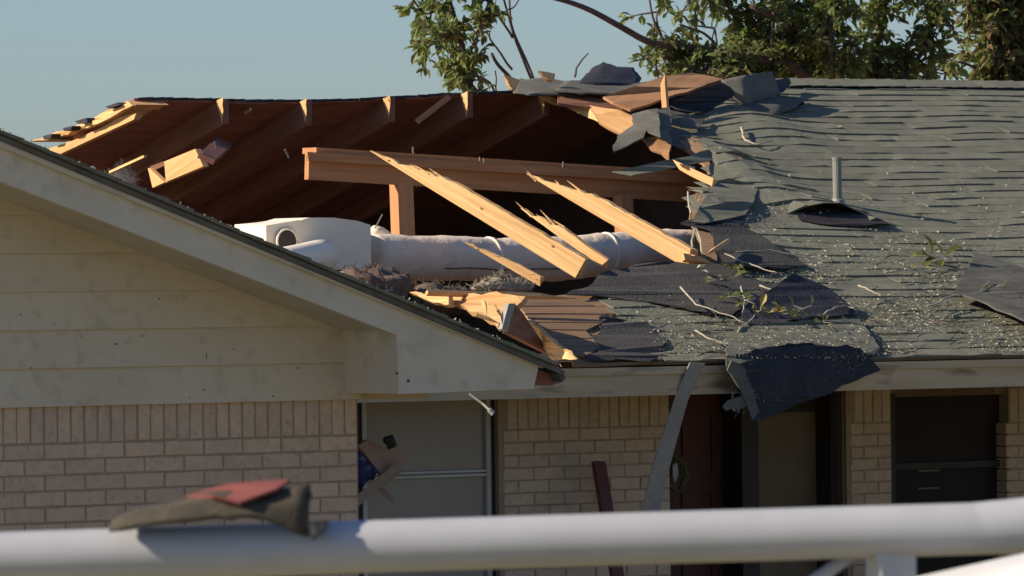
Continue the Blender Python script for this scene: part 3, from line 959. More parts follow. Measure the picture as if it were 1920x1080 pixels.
MB().tube([YP(537, 452, py0) + V((0.066*math.cos(i*math.pi/10), -0.006, 0.066*math.sin(i*math.pi/10))) for i in range(21)], 0.006, 6).build('opening_collar', 'duct_board', plen, smooth=True)
fl = [YP(608, 478, py0 - 0.05), YP(590, 482, py0 - 0.13), YP(566, 486, py0 - 0.22), YP(535, 494, py0 - 0.33), YP(500, 505, py0 - 0.42)]
MB().tube(fl, [0.088, 0.09, 0.085, 0.09, 0.085], 18).build('flex_branch', 'duct_board', plen, smooth=True)
MB().tube([YP(702, 432, 1.75), YP(716, 436, 1.78), YP(732, 448, 1.8), YP(738, 470, 1.8)], 0.03, 10).build('strap_loop', 'duct_wrap', plen, smooth=True)
MB().tube([YP(703, 428, 1.7), YP(717, 402, 1.7)], 0.004, 5).build('wire', 'metal_gray', plen)

# -- insulation
def lump(name, px0, py0_, px1, py1_, y, depth, mat, label, cat, amp=0.03, seed=0, group=None):
    """ragged tuft: an uneven closed mound with loose fibres"""
    a, b = YP(px0, py1_, y), YP(px1, py0_, y)
    cx, cz = (a.x + b.x)/2, a.z
    rx, rz = (b.x - a.x)/2, (b.z - a.z)
    vv, ff = [], []
    nu, nv = 60, 26
    for i in range(nu):
        for j in range(nv):
            th = 2*math.pi*i/nu; ph = math.pi*j/(nv-1)
            d = V((math.cos(th)*math.sin(ph), math.sin(th)*math.sin(ph), math.cos(ph)))
            k = 1 + 0.28*noise.noise(d*2.2 + V((seed,)*3)) + 0.09*noise.noise(d*7 + V((seed,)*3)) + 0.05*noise.noise(d*23 + V((seed,)*3))
            vv.append(V((cx + d.x*rx*k, y + depth/2 + d.y*depth/2*k, cz + (d.z*0.5+0.42)*rz*k)))
    for i in range(nu):
        for j in range(nv-1):
            i2 = (i+1) % nu
            ff.append((i*nv+j, i*nv+j+1, i2*nv+j+1, i2*nv+j))
    o = link(name, mesh(vv, ff, name, True), mat, None, None, label=label, cat=cat, group=group)
    fb = MB(); r = random.Random(seed)
    for _ in range(520):
        v = r.choice(vv); dd = V((r.gauss(0, 1), r.gauss(0, 1), r.gauss(0.4, 0.8))).normalized() * r.uniform(.015, .06)
        fb.tube([v, v + dd*0.5 + V((r.gauss(0, .004),)*3), v + dd], [0.0022, 0.0018, 0.001], 3, False)
    fb.build('loose_fibre', mat, o, kind='stuff')
    return o
lump('insulation_tuft', 905, 520, 1010, 552, 0.55, 0.16, 'insulation', 'shaggy tan insulation tuft above the torn decking', 'insulation', seed=3)
lump('insulation_batt', 665, 500, 800, 575, 0.7, 0.4, 'insulation_brown', 'dark brown insulation heap below the gray duct, beside the rake edge', 'insulation', seed=8)
lump('insulation_batt', 780, 530, 935, 590, 0.75, 0.4, 'insulation_brown', 'low gray-brown insulation heap under the middle of the duct', 'insulation', seed=12)

# -- things hanging at the left torn end of the back slope
fx = rtab[0][0] - 0.03
def lp(l, x): return [XP(a, b, x) for a, b in l]
slab('fly_rafter', lp([(88, 280), (112, 289), (210, 243), (251, 224), (255, 212), (213, 223), (207, 231), (138, 263)], fx), 0.04, 'pine', house, up=V((-1, 0, 0)), along=V((0, CA, -SA)))
slab('split_board', lp([(160, 241), (163, 231), (243, 192), (248, 198), (206, 221)], fx - 0.05), 0.03, 'split_pine', house, up=V((-1, 0, 0)), rough=0.05, amp=0.003, along=V((0, CA, -SA)))
slab('deck_edge', lp([(56, 266), (94, 262), (146, 245), (250, 196), (238, 189), (140, 236), (96, 251)], fx - 0.02), 0.25, 'pine', house, up=V((-1, 0, 0)), rough=0.05, amp=0.004, along=V((0, CA, -SA)))
for l in ([(198, 200), (220, 192), (225, 196), (204, 204)], [(140, 227), (162, 221), (164, 230), (146, 232)], [(118, 240), (136, 236), (132, 244), (120, 246)], [(80, 255), (97, 251), (95, 259), (82, 262)]):
    slab('torn_shingle', lp(l, fx - 0.08), 0.14, 'tar', house, up=V((-1, 0, 0)))
for l in ([(150, 292), (186, 282), (191, 287), (160, 297)], [(160, 299), (196, 290), (194, 296), (165, 306)], [(180, 312), (205, 293), (208, 300), (190, 316)]):
    slab('deck_splinter', lp(l, BP(190, 290).x + 0.1), 0.1, 'pine', house, up=V((-1, 0, 0)), rough=0.03, amp=0.003)
sx0 = rtab[0][0] - 0.12
dra = XP(378, 298, sx0) + V((0.03, 0, 0))
board('dangling_rafter', dra, YP(420, 268, RIDGE_Y + 0.1), 0.10, 0.03, V((-1, -.1, -1.6)), 'deck_dark', house)
slab('rafter_stub', lp([(308, 303), (366, 279), (381, 312), (311, 341)], sx0), 0.04, 'pine', house, up=V((-1, 0, 0)), along=V((0, CA, -SA)))
slab('rafter_stub', lp([(277, 315), (282, 317), (308, 342), (286, 352)], sx0 - 0.02), 0.03, 'pine', house, up=V((-1, 0, 0)))
slab('stub_brace', lp([(281, 312), (308, 302), (309, 310), (283, 322)], sx0 + 0.02), 0.03, 'old_wood', house, up=V((-1, 0, 0)))
board('loose_lath', XP(207, 323, rtab[0][0] + 0.05), XP(272, 293, rtab[0][0] + 0.05), 0.014, 0.02, V((-1, 0, 0)), 'split_pine', house)
slab('gusset', lp([(497, 380), (512, 368), (560, 350), (561, 386), (500, 387)], BP(560, 370).x + 0.1), 0.04, 'pine', house, up=V((-1, 0, 0)), rough=0.03, amp=0.003)
board('loose_brace', YP(782, 228, RIDGE_Y - 0.15), YP(842, 182, RIDGE_Y - 0.12), 0.035, 0.02, -FWD, 'rafter_wood', house)
board('loose_lath', YP(458, 212, RIDGE_Y + 0.1), YP(470, 204, RIDGE_Y + 0.05), 0.018, 0.02, NH, 'pine', house)
lump('insulation_tuft', 226, 312, 262, 350, sx0 * 0 + 5.2, 0.15, 'duct_wrap', 'pale gray wad caught behind the rake edge at far left', 'insulation', seed=21)
for (a, b) in (((402, 266), (414, 296)), ((534, 280), (542, 296)), ((774, 275), (775, 292))):
    MB().tube([YP(*a, 4.1), YP(*b, 4.1)], 0.006, 5).build('hanging_wire', 'metal_gray', house)
for (px, py) in ((899, 302), (907, 305), (1055, 314), (1056, 311)):
    MB().tube([YP(px, py, PY), YP(px, py - 8, PY)], 0.003, 5).build('nail', 'nail', house)

# -- decking laid bare at the valley
def rs(name, l, h, th, mat, label=None, cat=None, parent=None, rough=0, amp=0.006, along=None, group=None):
    pts = []
    for q in l:
        px, py = q[0], q[1]; hh = q[2] if len(q) > 2 else h
        pts.append(RP(px, py, hh))
    return slab(name, pts, th, mat, parent, up=RN, rough=rough, amp=amp, along=along, label=label, cat=cat, group=group)
XA = V((1, 0, 0))
for i, l in enumerate(([(972, 560), (1070, 556), (1100, 566), (1118, 573), (975, 573)], [(975, 575), (1120, 575), (1155, 588), (985, 587)],
          [(985, 590), (1150, 590), (1128, 604), (998, 603)], [(1000, 605), (1126, 606), (1100, 618), (1012, 617)], [(1014, 619), (1098, 620), (1112, 634), (1030, 632)], [(1032, 634), (1125, 636), (1128, 648), (1045, 647)], [(1047, 649), (1128, 650), (1096, 668), (1065, 664)])):
    rs('deck_plank', l, 0.013 + 0.003*(i % 2), 0.014, 'deck_board', parent=roof, along=XA)
rs('splintered_plank', [(983, 591, .03), (1000, 602, .07), (1046, 641, .10), (1084, 673, .10), (1043, 675, .0), (1020, 645, .0), (1003, 620, .01)], 0.03, 0.02, 'split_pine', 'bright splintered plank lying along the valley beside the rake end', 'plank', rough=0.05, amp=0.004)
pr = thing('torn_rafter_tail', RP(960, 600, 0.1), 'gray-brown triangular rafter tail standing up behind the rake end', 'broken timber')
slab('end_face', [YP(a, b, -0.55) for a, b in ((954, 569), (967, 569), (952, 622), (941, 617))], 0.04, 'strip_gray', pr)
slab('side_face', [YP(967, 571, -0.54), YP(984, 592, -0.40), YP(1032, 664, -0.30), YP(952, 624, -0.54)], 0.03, 'old_wood', pr)
slab('broken_decking', [YP(a, b, y) for a, b, y in ((843, 553, .32), (914, 549, .0), (985, 556, -.25), (966, 575, -.3), (950, 615, -.42), (915, 600, -.2), (888, 585, -.05), (868, 572, .1), (845, 567, .25))], 0.03, 'pine', None, rough=0.05, amp=0.007, label='torn sunlit decking sheet behind the rake edge below the tan insulation', cat='broken decking')
slab('broken_decking', [YP(a, b, y) for a, b, y in ((767, 548, .55), (842, 551, .2), (845, 571, .15), (812, 567, .3), (790, 558, .42))], 0.03, 'split_pine', None, rough=0.04, amp=0.004, label='pointed sunlit decking sliver left of the torn decking sheet', cat='broken decking')
board('decking_edge', YP(800, 549, 0.2), YP(1072, 557, 0.1), 0.022, 0.03, NH, 'pine', None, tip=0.2, jag=0.002, label='long thin lit batten along the top of the torn decking', cat='batten')
for (a, b, lab) in (((892, 590), (938, 604), 'small loose splinter lying lowest on the torn decking behind the rake'), ((925, 574), (945, 596), 'small loose splinter nearest the gray rafter tail'), ((905, 565), (915, 590), 'upright little splinter in the middle of the torn decking')):
    board('loose_splinter', YP(*a, -0.46), YP(*b, -0.52), 0.02, 0.012, NH, 'split_pine', None, tip=0.06, jag=0.002, label=lab, cat='splinter', group='loose splinters on torn decking')

# -- felt and lifted shingle sheets, lower roof
rs('felt_sheet', [(1125, 592), (1160, 597), (1180, 590), (1220, 612), (1250, 640), (1240, 676), (1098, 673), (1130, 650), (1108, 632), (1128, 618)], 0.017, 0.003, 'felt', 'dark felt patch with ragged edge beside the bare planks at the eave', 'roofing felt', rough=0.05, amp=0.012)
slab('felt_sheet', [RP(*q) for q in ((1060, 552, .03), (1112, 530, .03), (1125, 512, .03), (1190, 495, .04), (1270, 491, .05), (1345, 494, .07), (1410, 520, .05), (1470, 548, .03), (1420, 566, .03), (1370, 592, .025), (1300, 582, .025), (1220, 566, .025), (1140, 556, .025))], 0.004, 'felt', None, up=RN, rough=0.09, amp=0.007,
      label='wide dark gray felt sheet below the broken rafters', cat='roofing felt')
slab('felt_sheet', [RP(*q) for q in ((1345, 492, .06), (1338, 450, .09), (1330, 426, .10), (1375, 418, .11), (1425, 440, .08), (1465, 470, .06), (1512, 498, .04), (1420, 502, .05))], 0.004, 'felt', None, up=RN, rough=0.07, amp=0.006,
      label='dark curled felt flap at the right edge of the roof hole', cat='roofing felt')
G1 = 'torn shingle sheets on the lower roof'
slab('shingle_sheet', [RP(*q) for q in ((1392, 577, .05), (1440, 545, .11), (1488, 513, .17), (1500, 516, .16), (1559, 542, .11), (1609, 588, .04), (1560, 592, .04), (1488, 598, .04), (1446, 609, .04), (1389, 602, .03))], 0.008, 'tar', None, up=RN, rough=0.07, amp=0.005,
      label='black tented shingle sheet folded up on the lower roof', cat='shingle sheet', group=G1)
slab('shingle_sheet', [RP(*q) for q in ((1362, 686, .02), (1360, 652, .06), (1400, 611, .05), (1450, 605, .06), (1540, 599, .06), (1612, 598, .04), (1650, 652, .03), (1640, 664, .02), (1540, 664, .03), (1440, 668, .03))], 0.008, 'shingle', None, up=RN, rough=0.07, amp=0.005,
      label='littered shingle sheet lying across the eave above the hanging piece', cat='shingle sheet', group=G1)
yh = EAVE_Y - 0.09
hp = [(1366, 690), (1380, 664), (1440, 650), (1520, 642), (1612, 652), (1634, 674), (1652, 694), (1632, 702), (1606, 714), (1580, 722), (1545, 742), (1500, 756), (1460, 775), (1418, 792), (1404, 766), (1386, 738)]
def hang_y(px, py): return yh + 0.02 - 0.09 * (py - 650) / 140 + 0.02 * math.sin((px - 1360) / 60)
hang = slab('hanging_shingles', [YP(a, b, hang_y(a, b)) for a, b in hp], 0.009, 'tar', None, rough=0.045, amp=0.006,
      label='large dark blue-black shingle sheet hanging down over the eave', cat='shingle sheet')
for l in ([(1384, 700), (1500, 676), (1640, 684), (1641, 687), (1500, 680), (1385, 704)], [(1396, 742), (1470, 722), (1590, 706), (1592, 709), (1470, 726), (1397, 746)]):
    slab('course_edge', [YP(a, b, hang_y(a, b) - 0.012) for a, b in l], 0.004, 'tar', hang)
slab('torn_corner', [YP(a, b, yh - .06) for a, b in ((1356, 762), (1366, 751), (1394, 742), (1402, 760), (1386, 768), (1362, 770))], 0.01, 'shingle_flap', hang, rough=0.04, amp=0.004)
slab('shingle_edge', [YP(a, b, yh - .07) for a, b in ((1364, 694), (1372, 676), (1392, 684), (1408, 722), (1424, 770), (1412, 788), (1398, 752), (1384, 724))], 0.01, 'shingle_flap', hang, rough=0.04, amp=0.005)
# right hand folded sheet
slab('shingle_sheet', [RP(*q) for q in ((1786, 551, .05), (1806, 515, .045), (1828, 474, .03), (1865, 482, .03), (1925, 505, .03), (2000, 530, .03), (1995, 636, .10), (1920, 600, .10), (1850, 568, .085))], 0.009, 'shingle_flap', None, up=RN, rough=0.08, amp=0.006,
      label='brownish folded shingle sheet at the right edge with a black gap under it', cat='shingle sheet', group=G1)
# felt patch under the lifted flap, shade put into its colour
rs('shade_patch', [(1486, 390), (1512, 392), (1606, 392), (1672, 420), (1620, 423), (1552, 421), (1500, 412)], 0.016, 0.004, 'frame_dark', 'felt patch painted black as the shaded gap under the lifted shingles below the vent pipe', 'roofing felt', rough=0.06, amp=0.004)

# -- torn edge of the hole and wreckage on the ridge
def ys(name, l, th, mat, label, cat, rough=0.05, amp=0.005, group=None):
    return slab(name, [YP(*q) for q in l], th, mat, None, rough=rough, amp=amp, label=label, cat=cat, group=group)
G2 = 'torn shingle sheets on the ridge'
sheet('shingle_sheet', [[YP(1083, 156, 4.45), YP(1115, 158, 4.4), YP(1150, 158, 4.4), YP(1196, 160, 4.45)], [YP(1100, 138, 4.75), YP(1125, 134, 4.7), YP(1160, 136, 4.7), YP(1203, 146, 4.75)], [YP(1114, 126, 5.0), YP(1131, 117, 5.0), YP(1158, 124, 5.0), YP(1188, 127, 5.0)]], 0.01, 'tar', None, noise_amp=0.006,
      label='black humped shingle sheet standing up against the sky on the ridge', cat='shingle sheet', group=G2)
for i, (l, lab) in enumerate((([[(962, 172, 4.35), (1000, 175, 4.25), (1060, 176, 4.2), (1122, 182, 4.15)], [(966, 160, 4.5), (1005, 160, 4.45), (1060, 160, 4.45), (1130, 166, 4.4)], [(968, 150, 4.7), (1005, 147, 4.7), (1060, 150, 4.7), (1120, 154, 4.7)]], 'gray layered shingle sheet at the left end of the ridge wreckage'),
          ([[(1040, 168, 4.2), (1090, 174, 4.1), (1150, 178, 4.05), (1205, 170, 4.0)], [(1050, 160, 4.35), (1100, 162, 4.3), (1160, 164, 4.3), (1230, 160, 4.3)], [(1060, 150, 4.6), (1110, 153, 4.6), (1170, 156, 4.6), (1240, 150, 4.6)]], 'gray shingle sheet lying in front of the black hump on the ridge'))):
    sheet('shingle_sheet', [[YP(*q) for q in r] for r in l], 0.014, 'shingle_flap', None, noise_amp=0.012, label=lab, cat='shingle sheet', group=G2)
slab('loose_plywood', [YP(*q) for q in ((1131, 181, 4.0), (1190, 162, 4.0), (1243, 142, 4.2), (1294, 136, 4.3), (1320, 140, 4.3), (1356, 148, 4.2), (1290, 172, 3.9), (1240, 186, 3.8), (1182, 205, 3.75), (1150, 192, 3.85))], 0.016, 'plywood', None, rough=0.12, amp=0.004, label='brown plywood piece tilted up on the ridge behind an upright stick', cat='plywood')
board('upright_stick', YP(1249, 216, 3.6), YP(1243, 140, 3.75), 0.034, 0.03, NH, 'pine', None, tip=0.08, jag=0.002, label='upright splintered stick in front of the brown plywood', cat='stick')
slab('loose_plywood', [YP(*q) for q in ((1046, 182, 4.2), (1087, 176, 4.2), (1132, 183, 4.1), (1192, 211, 3.9), (1182, 219, 3.85), (1157, 208, 3.95), (1046, 193, 4.1))], 0.02, 'old_wood', None, rough=0.08, amp=0.004, label='dark reddish board edge under the tilted brown plywood', cat='plywood')
slab('broken_board', [YP(*q) for q in ((1045, 191, 4.4), (1104, 197, 4.05), (1122, 229, 3.9), (1090, 215, 4.1))], 0.03, 'split_pine', None, rough=0.06, amp=0.004, label='bright yellow wedge of broken board under the ridge wreckage', cat='broken timber')
slab('broken_board', [YP(*q) for q in ((1103, 197, 4.05), (1160, 206, 3.85), (1196, 222, 3.75), (1170, 254, 3.7), (1123, 229, 3.9))], 0.02, 'pine', None, rough=0.08, amp=0.004, label='tan torn board face right of the bright yellow wedge', cat='broken timber')
for (a, b, w_, lab) in (((941, 150), (966, 160), .075, 'chunky sunlit splinter bundle at the left tip of the ridge wreckage'), ((1008, 140), (1040, 147), .05, 'small pale wood wedge sticking up on the ridge skyline'),
                   ((1004, 178), (1045, 192), .03, 'frayed pale splinters just under the gray ridge shingles'), ((1048, 184), (1088, 176), .03, 'short lit batten above the dark reddish board edge')):
    board('broken_board', YP(*b, 4.3), YP(*a, 4.3), w_, 0.03, NH, 'split_pine', None, tip=0.07, jag=0.006, base_jag=0.02, label=lab, cat='broken timber')
G3 = 'torn shingle flaps round the roof hole'
def flap(rows, mat, lab, th=0.008, na=0.01, cat='shingle sheet', up=None, fn=None):
    return sheet('shingle_flap', [[(fn or RP)(*q) for q in r] for r in rows], th, mat, None, up=up, noise_amp=na, label=lab, cat=cat, group=G3)
def plate(l, mat, lab, th=0.008, cat='shingle sheet', fn=None, rough=0.06, amp=0.004):
    return slab('shingle_plate', [(fn or RP)(*q) for q in l], th, mat, None, rough=rough, amp=amp, label=lab, cat=cat, group=G3)
plate([(1184, 214, .10), (1212, 206, .14), (1234, 203, .15), (1238, 256, .13), (1222, 250, .12), (1205, 240, .10), (1188, 232, .09)], 'shingle_flap', 'gray upright shingle plate right of the tan torn board')
plate([(1226, 206, .13), (1256, 200, .12), (1258, 262, .10), (1252, 268, .09), (1232, 252, .12)], 'shingle_flap', 'narrow gray shingle plate standing under the upright stick')
plate([(1148, 274, .03), (1163, 251, .05), (1190, 233, .10), (1212, 244, .11), (1206, 258, .08), (1188, 266, .06), (1150, 284, .02)], 'shingle_flap', 'pale gray shingle plate curling over the dark opening below the ridge')
plate([(1203, 258, .05), (1232, 254, .09), (1258, 256, .09), (1254, 300, .05), (1240, 286, .04), (1222, 280, .04)], 'plywood', 'small brown torn board corner under the gray plates', cat='broken timber', th=0.016)
plate([(1258, 198, .06), (1262, 189, .10), (1320, 165, .17), (1356, 155, .18), (1380, 176, .10), (1352, 196, .06), (1310, 212, .05), (1272, 206, .05)], 'tar', 'navy-black underside plate under the tilted plywood on the ridge')
flap([[(1378, 192, .05), (1400, 198, .05), (1424, 190, .05), (1464, 176, .05)], [(1366, 172, .11), (1396, 174, .12), (1424, 166, .12), (1457, 158, .10)], [(1350, 150, .16), (1390, 142, .2), (1422, 137, .2), (1448, 133, .18)]], 'shingle_flap', 'brownish gray shingle sheet curling up at the ridge, right of the plywood', na=0.006)
plate([(1446, 176, .05), (1462, 178, .05), (1484, 156, .05), (1480, 147, .08), (1450, 150, .10)], 'tar', 'small dark pointed plate at the right end of the ridge wreckage')
plate([(1256, 206, .09), (1290, 214, .08), (1322, 222, .05), (1310, 240, .05), (1282, 238, .07), (1258, 232, .08)], 'shingle_flap', 'dark gray shingle plate just below the navy one')
plate([(1256, 236, .07), (1284, 244, .06), (1306, 252, .045), (1300, 272, .045), (1282, 280, .05), (1256, 268, .06)], 'shingle_flap', 'lower gray shingle plate just above the jutting ledge')
flap([[(1368, 208, .04), (1410, 212, .05), (1452, 216, .05), (1502, 197, .03)], [(1385, 198, .05), (1420, 196, .07), (1460, 194, .07), (1508, 190, .04)], [(1400, 186, .04), (1430, 182, .06), (1465, 178, .05), (1500, 184, .03)]], 'shingle_flap', 'flat loose shingle sheet lying just below the ridge wreckage')
plate([(1148, 321, .06), (1200, 311, .09), (1262, 298, .10), (1330, 280, .08), (1352, 276, .05), (1345, 298, .05), (1300, 306, .07), (1262, 314, .07), (1186, 328, .07)], 'shingle', 'pale green shingle ledge jutting left into the hole', rough=0.12)
plate([(1335, 342, .06), (1366, 334, .085), (1426, 346, .05), (1412, 380, .06), (1360, 378, .095), (1316, 380, .08)], 'shingle', 'gray-green shingle plate lifted at the right rim of the hole', rough=0.1)
plate([(1316, 381, .08), (1360, 379, .094), (1412, 381, .06), (1398, 402, .05), (1350, 412, .055), (1320, 418, .04), (1296, 415, .04)], 'shingle', 'gray-green shingle plate bent down below the lifted one at the hole rim', rough=0.1)
plate([(1276, 418, .02), (1300, 410, .03), (1350, 410, .05), (1400, 402, .045), (1385, 424, .03), (1330, 430, .03)], 'tar', 'thin black plate under the bent shingle rim')
board('broken_board', RP(1338, 343, .08), RP(1259, 306, .1), 0.045, 0.03, NH, 'pine', None, tip=0.1, jag=0.008, base_jag=0.02, label='splintered board end poking out over the purlin end', cat='broken timber')
board('broken_board', RP(1300, 318, .1), RP(1275, 312, .12), 0.03, 0.02, NH, 'split_pine', None, tip=0.06, jag=0.006, base_jag=0.01, label='short splinter on the board end over the purlin', cat='broken timber')
board('broken_board', RP(1364, 452, .12), RP(1330, 474, .12), 0.03, 0.02, NH, 'split_pine', None, tip=0.08, jag=0.008, base_jag=0.02, label='small frayed splinter at the right edge of the hole beside the duct', cat='broken timber')
for l, lab in (([(1304, 428), (1297, 452), (1299, 470)], 'left of two pale strips dangling below the hole rim by the duct end'), ([(1306, 430), (1314, 450), (1316, 476)], 'right of two pale strips dangling below the hole rim by the duct end'), ([(1290, 360), (1292, 385), (1296, 400)], 'pale strip dangling just under the purlin end')):
    MB().tube([RP(a, b, .1) for a, b in l], 0.006, 5).build('dangling_strip', 'pale_twig', None, label=lab, cat='strip', group='dangling strips at the hole rim')

# ================================================================== small litter on the roof
fl_v, fl_f = [], []
ol_v, ol_f = [], []
r = random.Random(5)
def onroof(px, py, h=0.0):
    p = RP(px, py)
    s = (p - V((0, EAVE_Y, EAVE_Z))).dot(V((0, CA, SA)))
    return S(p.x, s, h), p.x, s
cnt = 0
while cnt < 17000:
    px = r.uniform(1150, 1960); py = 672 - 330 * abs(r.gauss(0, 0.45))
    if py < 200: continue
    p, x, s = onroof(px, py, 0.016)
    if s < 0 or x < xleft(s) + 0.02: continue
    d = noise.noise(V((x*2.2, s*2.2, 4)))
    if r.random() > 0.48 + 1.1*d: continue
    if r.random() > min(1.0, (px - 1120) / 330): continue
    cnt += 1
    L = r.choice((0.003, 0.003, 0.004, 0.004, 0.005, 0.006, 0.008, 0.011))
    a = r.uniform(0, 6.28)
    u = (V((1, 0, 0))*math.cos(a) + V((0, CA, SA))*math.sin(a))
    w_ = RN.cross(u) * 0.35 + RN * r.uniform(-.3, .6)
    big = r.random() < 0.7
    vv_, ff_ = (fl_v, fl_f) if big else (ol_v, ol_f)
    i = len(vv_)
    vv_ += [p - u*L, p + w_*L, p + u*L + RN*L*r.uniform(0, .8), p - w_*L + RN*0.002]
    ff_.append((i, i+1, i+2, i+3))
link('plant_litter', mesh(fl_v, fl_f, 'plant_litter'), 'fleck', kind='stuff', label='pale shredded bits scattered over the lower shingles', cat='debris')
link('leaf_litter', mesh(ol_v, ol_f, 'leaf_litter'), 'leaf_olive', kind='stuff', label='olive leaf shreds scattered over the lower shingles', cat='debris')
sb_ = MB()
for _ in range(420):
    px, py = r.uniform(1385, 1635), r.uniform(606, 672)
    p = RP(px, py, 0.03 + 0.045*math.sin(math.pi*min(1, max(0, (py-600)/75))))
    u = (V((1, 0, 0))*r.gauss(0, 1) + V((0, CA, SA))*r.gauss(0, 1)).normalized() * r.choice((.004, .006, .009))
    sb_.tube([p - u, p + u], 0.0022, 3, False)
sb_.build('sheet_litter', 'fleck', kind='stuff', label='pale bits strewn on the sheet lying over the eave', cat='debris')
st_m = MB()
for _ in range(110):
    px, py = r.uniform(1230, 1920), 672 - 200*abs(r.gauss(0, .5))
    p, x, s_ = onroof(px, py, 0.02)
    if s_ < 0 or x < xleft(s_) + 0.05: continue
    a = r.gauss(0, .6); L = r.uniform(.03, .14)
    u = (V((1, 0, 0))*math.cos(a) + V((0, CA, SA))*math.sin(a)) * L
    w_ = V((0, CA, SA)) * r.gauss(0, .015)
    st_m.tube([p - u, p + w_ + RN*.006, p + u + RN*r.uniform(0, .03)], [.003, .0025, .0012], 4, False)
st_m.build('stem_litter', 'bark', kind='stuff', label='thin brown stems strewn over the lower shingles', cat='debris')
# bits stuck on the hanging sheet
hb = MB()
for _ in range(230):
    px = 1372 + r.random()**1.8*250; t = r.random()
    py = 660 + t * (128 - 0.42*(px - 1372))
    if py > 790: continue
    p = YP(px, py, hang_y(px, py) - 0.012)
    u = V((r.gauss(0, 1), 0.1, r.gauss(0, 1.3))).normalized() * r.choice((.004, .005, .008, .014)) * (0.6 if px > 1440 else 1)
    hb.tube([p - u*.7, p + u*.7], 0.0017, 3, False)
hb.build('stuck_bits', 'fleck', hang, kind='stuff')

def twig(px_list, rad, mat, label, h=0.03, fn=None, cat='twig', group=None):
    pts = [onroof(a, b, h)[0] for a, b in px_list] if fn is None else [fn(a, b) for a, b in px_list]
    out = []
    for i in range(len(pts)-1):
        for j in range(4):
            t = j/4
            q = pts[i].lerp(pts[i+1], t)
            out.append(q + V((r.gauss(0, .003), r.gauss(0, .003), r.gauss(0, .003))))
    out.append(pts[-1])
    rr_ = [rad * (1 - 0.6*i/len(out)) for i in range(len(out))]
    return MB().tube(out, rr_, 6).build('twig', mat, None, smooth=True, label=label, cat=cat, group=group)
twig([(1387, 254), (1394, 272), (1420, 281), (1448, 274)], 0.008, 'pale_twig', 'curved pale bare twig on the upper shingles near the ridge wreckage')
GT_ = 'dry twigs lying on the lower roof'
for l, lab in (([(1420, 560), (1475, 578), (1535, 584), (1585, 592)], 'long thin twig crossing the black tented sheet'), ([(1340, 490), (1390, 510), (1425, 524), (1455, 535)], 'pale stick at the top edge of the gray felt sheet'),
               ([(1272, 562), (1300, 590), (1345, 605), (1395, 625)], 'thin bent twig left of the yellow leaves'), ([(1360, 494), (1440, 492), (1520, 505)], 'long thin stem running above the felt flap'),
               ([(1655, 530), (1700, 525), (1740, 520), (1780, 528)], 'thin stem left of the green leaf clump'), ([(1735, 595), (1780, 575), (1830, 567), (1852, 545)], 'dark stem poking from under the folded sheet at right'),
               ([(1605, 555), (1630, 568), (1650, 576)], 'short pale stick on the flecked shingles right of the tent'), ([(1540, 610), (1560, 598), (1585, 595), (1600, 600)], 'small curled twig on the littered sheet'),
               ([(1380, 640), (1400, 622), (1415, 610)], 'short twig end below the yellow leaves'), ([(1300, 640), (1325, 655), (1370, 668)], 'thin twig near the eave left of the hanging sheet'),
               ([(1385, 560), (1392, 585), (1388, 605)], 'short upright twig at the left of the black tent')):
    twig(l, 0.0055, 'pale_twig', lab, h=0.06, group=GT_)

def leaf_geo(v, f, base, d, nrm, L, W, fold=0.25, curl=0.2):
    d = d.normalized(); sd = d.cross(nrm)
    if sd.length < 1e-4: sd = d.cross(V((1, 0, 0)))
    sd.normalize(); up = sd.cross(d)
    i = len(v)
    m = base + d*L*0.5 - up*L*curl*0.15
    q = base + d*L*0.8 - up*L*curl*0.45
    t = base + d*L - up*L*curl
    v += [base, m + sd*W*0.5 + up*W*fold, m, m - sd*W*0.5 + up*W*fold, q + sd*W*0.36 + up*W*fold*.7, q, q - sd*W*0.36 + up*W*fold*.7, t]
    f += [(i, i+2, i+1), (i, i+3, i+2), (i+1, i+2, i+5, i+4), (i+2, i+3, i+6, i+5), (i+4, i+5, i+7), (i+5, i+6, i+7)]
def leaf_sprig(px, py, n, mat, label, L=0.07, h=0.06, seed=0, hb_=0.03):
    rr2 = random.Random(seed)
    p0 = onroof(px, py, h)[0]
    o = thing('leaf_sprig', p0, label, 'leaves', 'leaf sprigs fallen on the roof')
    st_ = MB()
    for i in range(n):
        d = V((rr2.gauss(0, 1), rr2.gauss(-.1, .6), rr2.gauss(0.15, 0.45))).normalized()
        v, f = [], []
        b = p0 + d*0.02 + V((rr2.gauss(0, .03), rr2.gauss(0, .02), 0))
        leaf_geo(v, f, b, d, V((rr2.gauss(0, .4), -0.6, 1)), L*rr2.uniform(.7, 1.2), L*0.5*rr2.uniform(.7, 1.1), 0.3, rr2.uniform(.1, .6))
        link('leaf', mesh(v, f, 'leaf'), mat, o)
        st_.tube([p0, b], 0.002, 4, False)
    st_.build('stem', 'pale_twig', o)
    return o
leaf_sprig(1422, 604, 4, 'leaf_yellow', 'yellow dead leaves on the littered sheet below the black tent, left pair', 0.095, 0.07, 1)
leaf_sprig(1466, 612, 4, 'leaf_yellow', 'curled yellow leaf lying right of the yellow pair on the littered sheet', 0.09, 0.07, 2)
leaf_sprig(1762, 500, 8, 'leaf_olive', 'olive leaf clump on shingles left of the folded sheet at right', 0.12, 0.05, 3)
leaf_sprig(1715, 512, 3, 'leaf_yellow', 'small yellowish leaf bits beside the olive leaf clump', 0.045, 0.04, 4)
leaf_sprig(1345, 550, 6, 'leaf_olive', 'pale green crumpled leaves on the dark felt sheet', 0.08, 0.07, 5)
leaf_sprig(1310, 530, 3, 'pale_twig', 'tiny pale leaf bits left of the crumpled green leaves', 0.05, 0.07, 6)
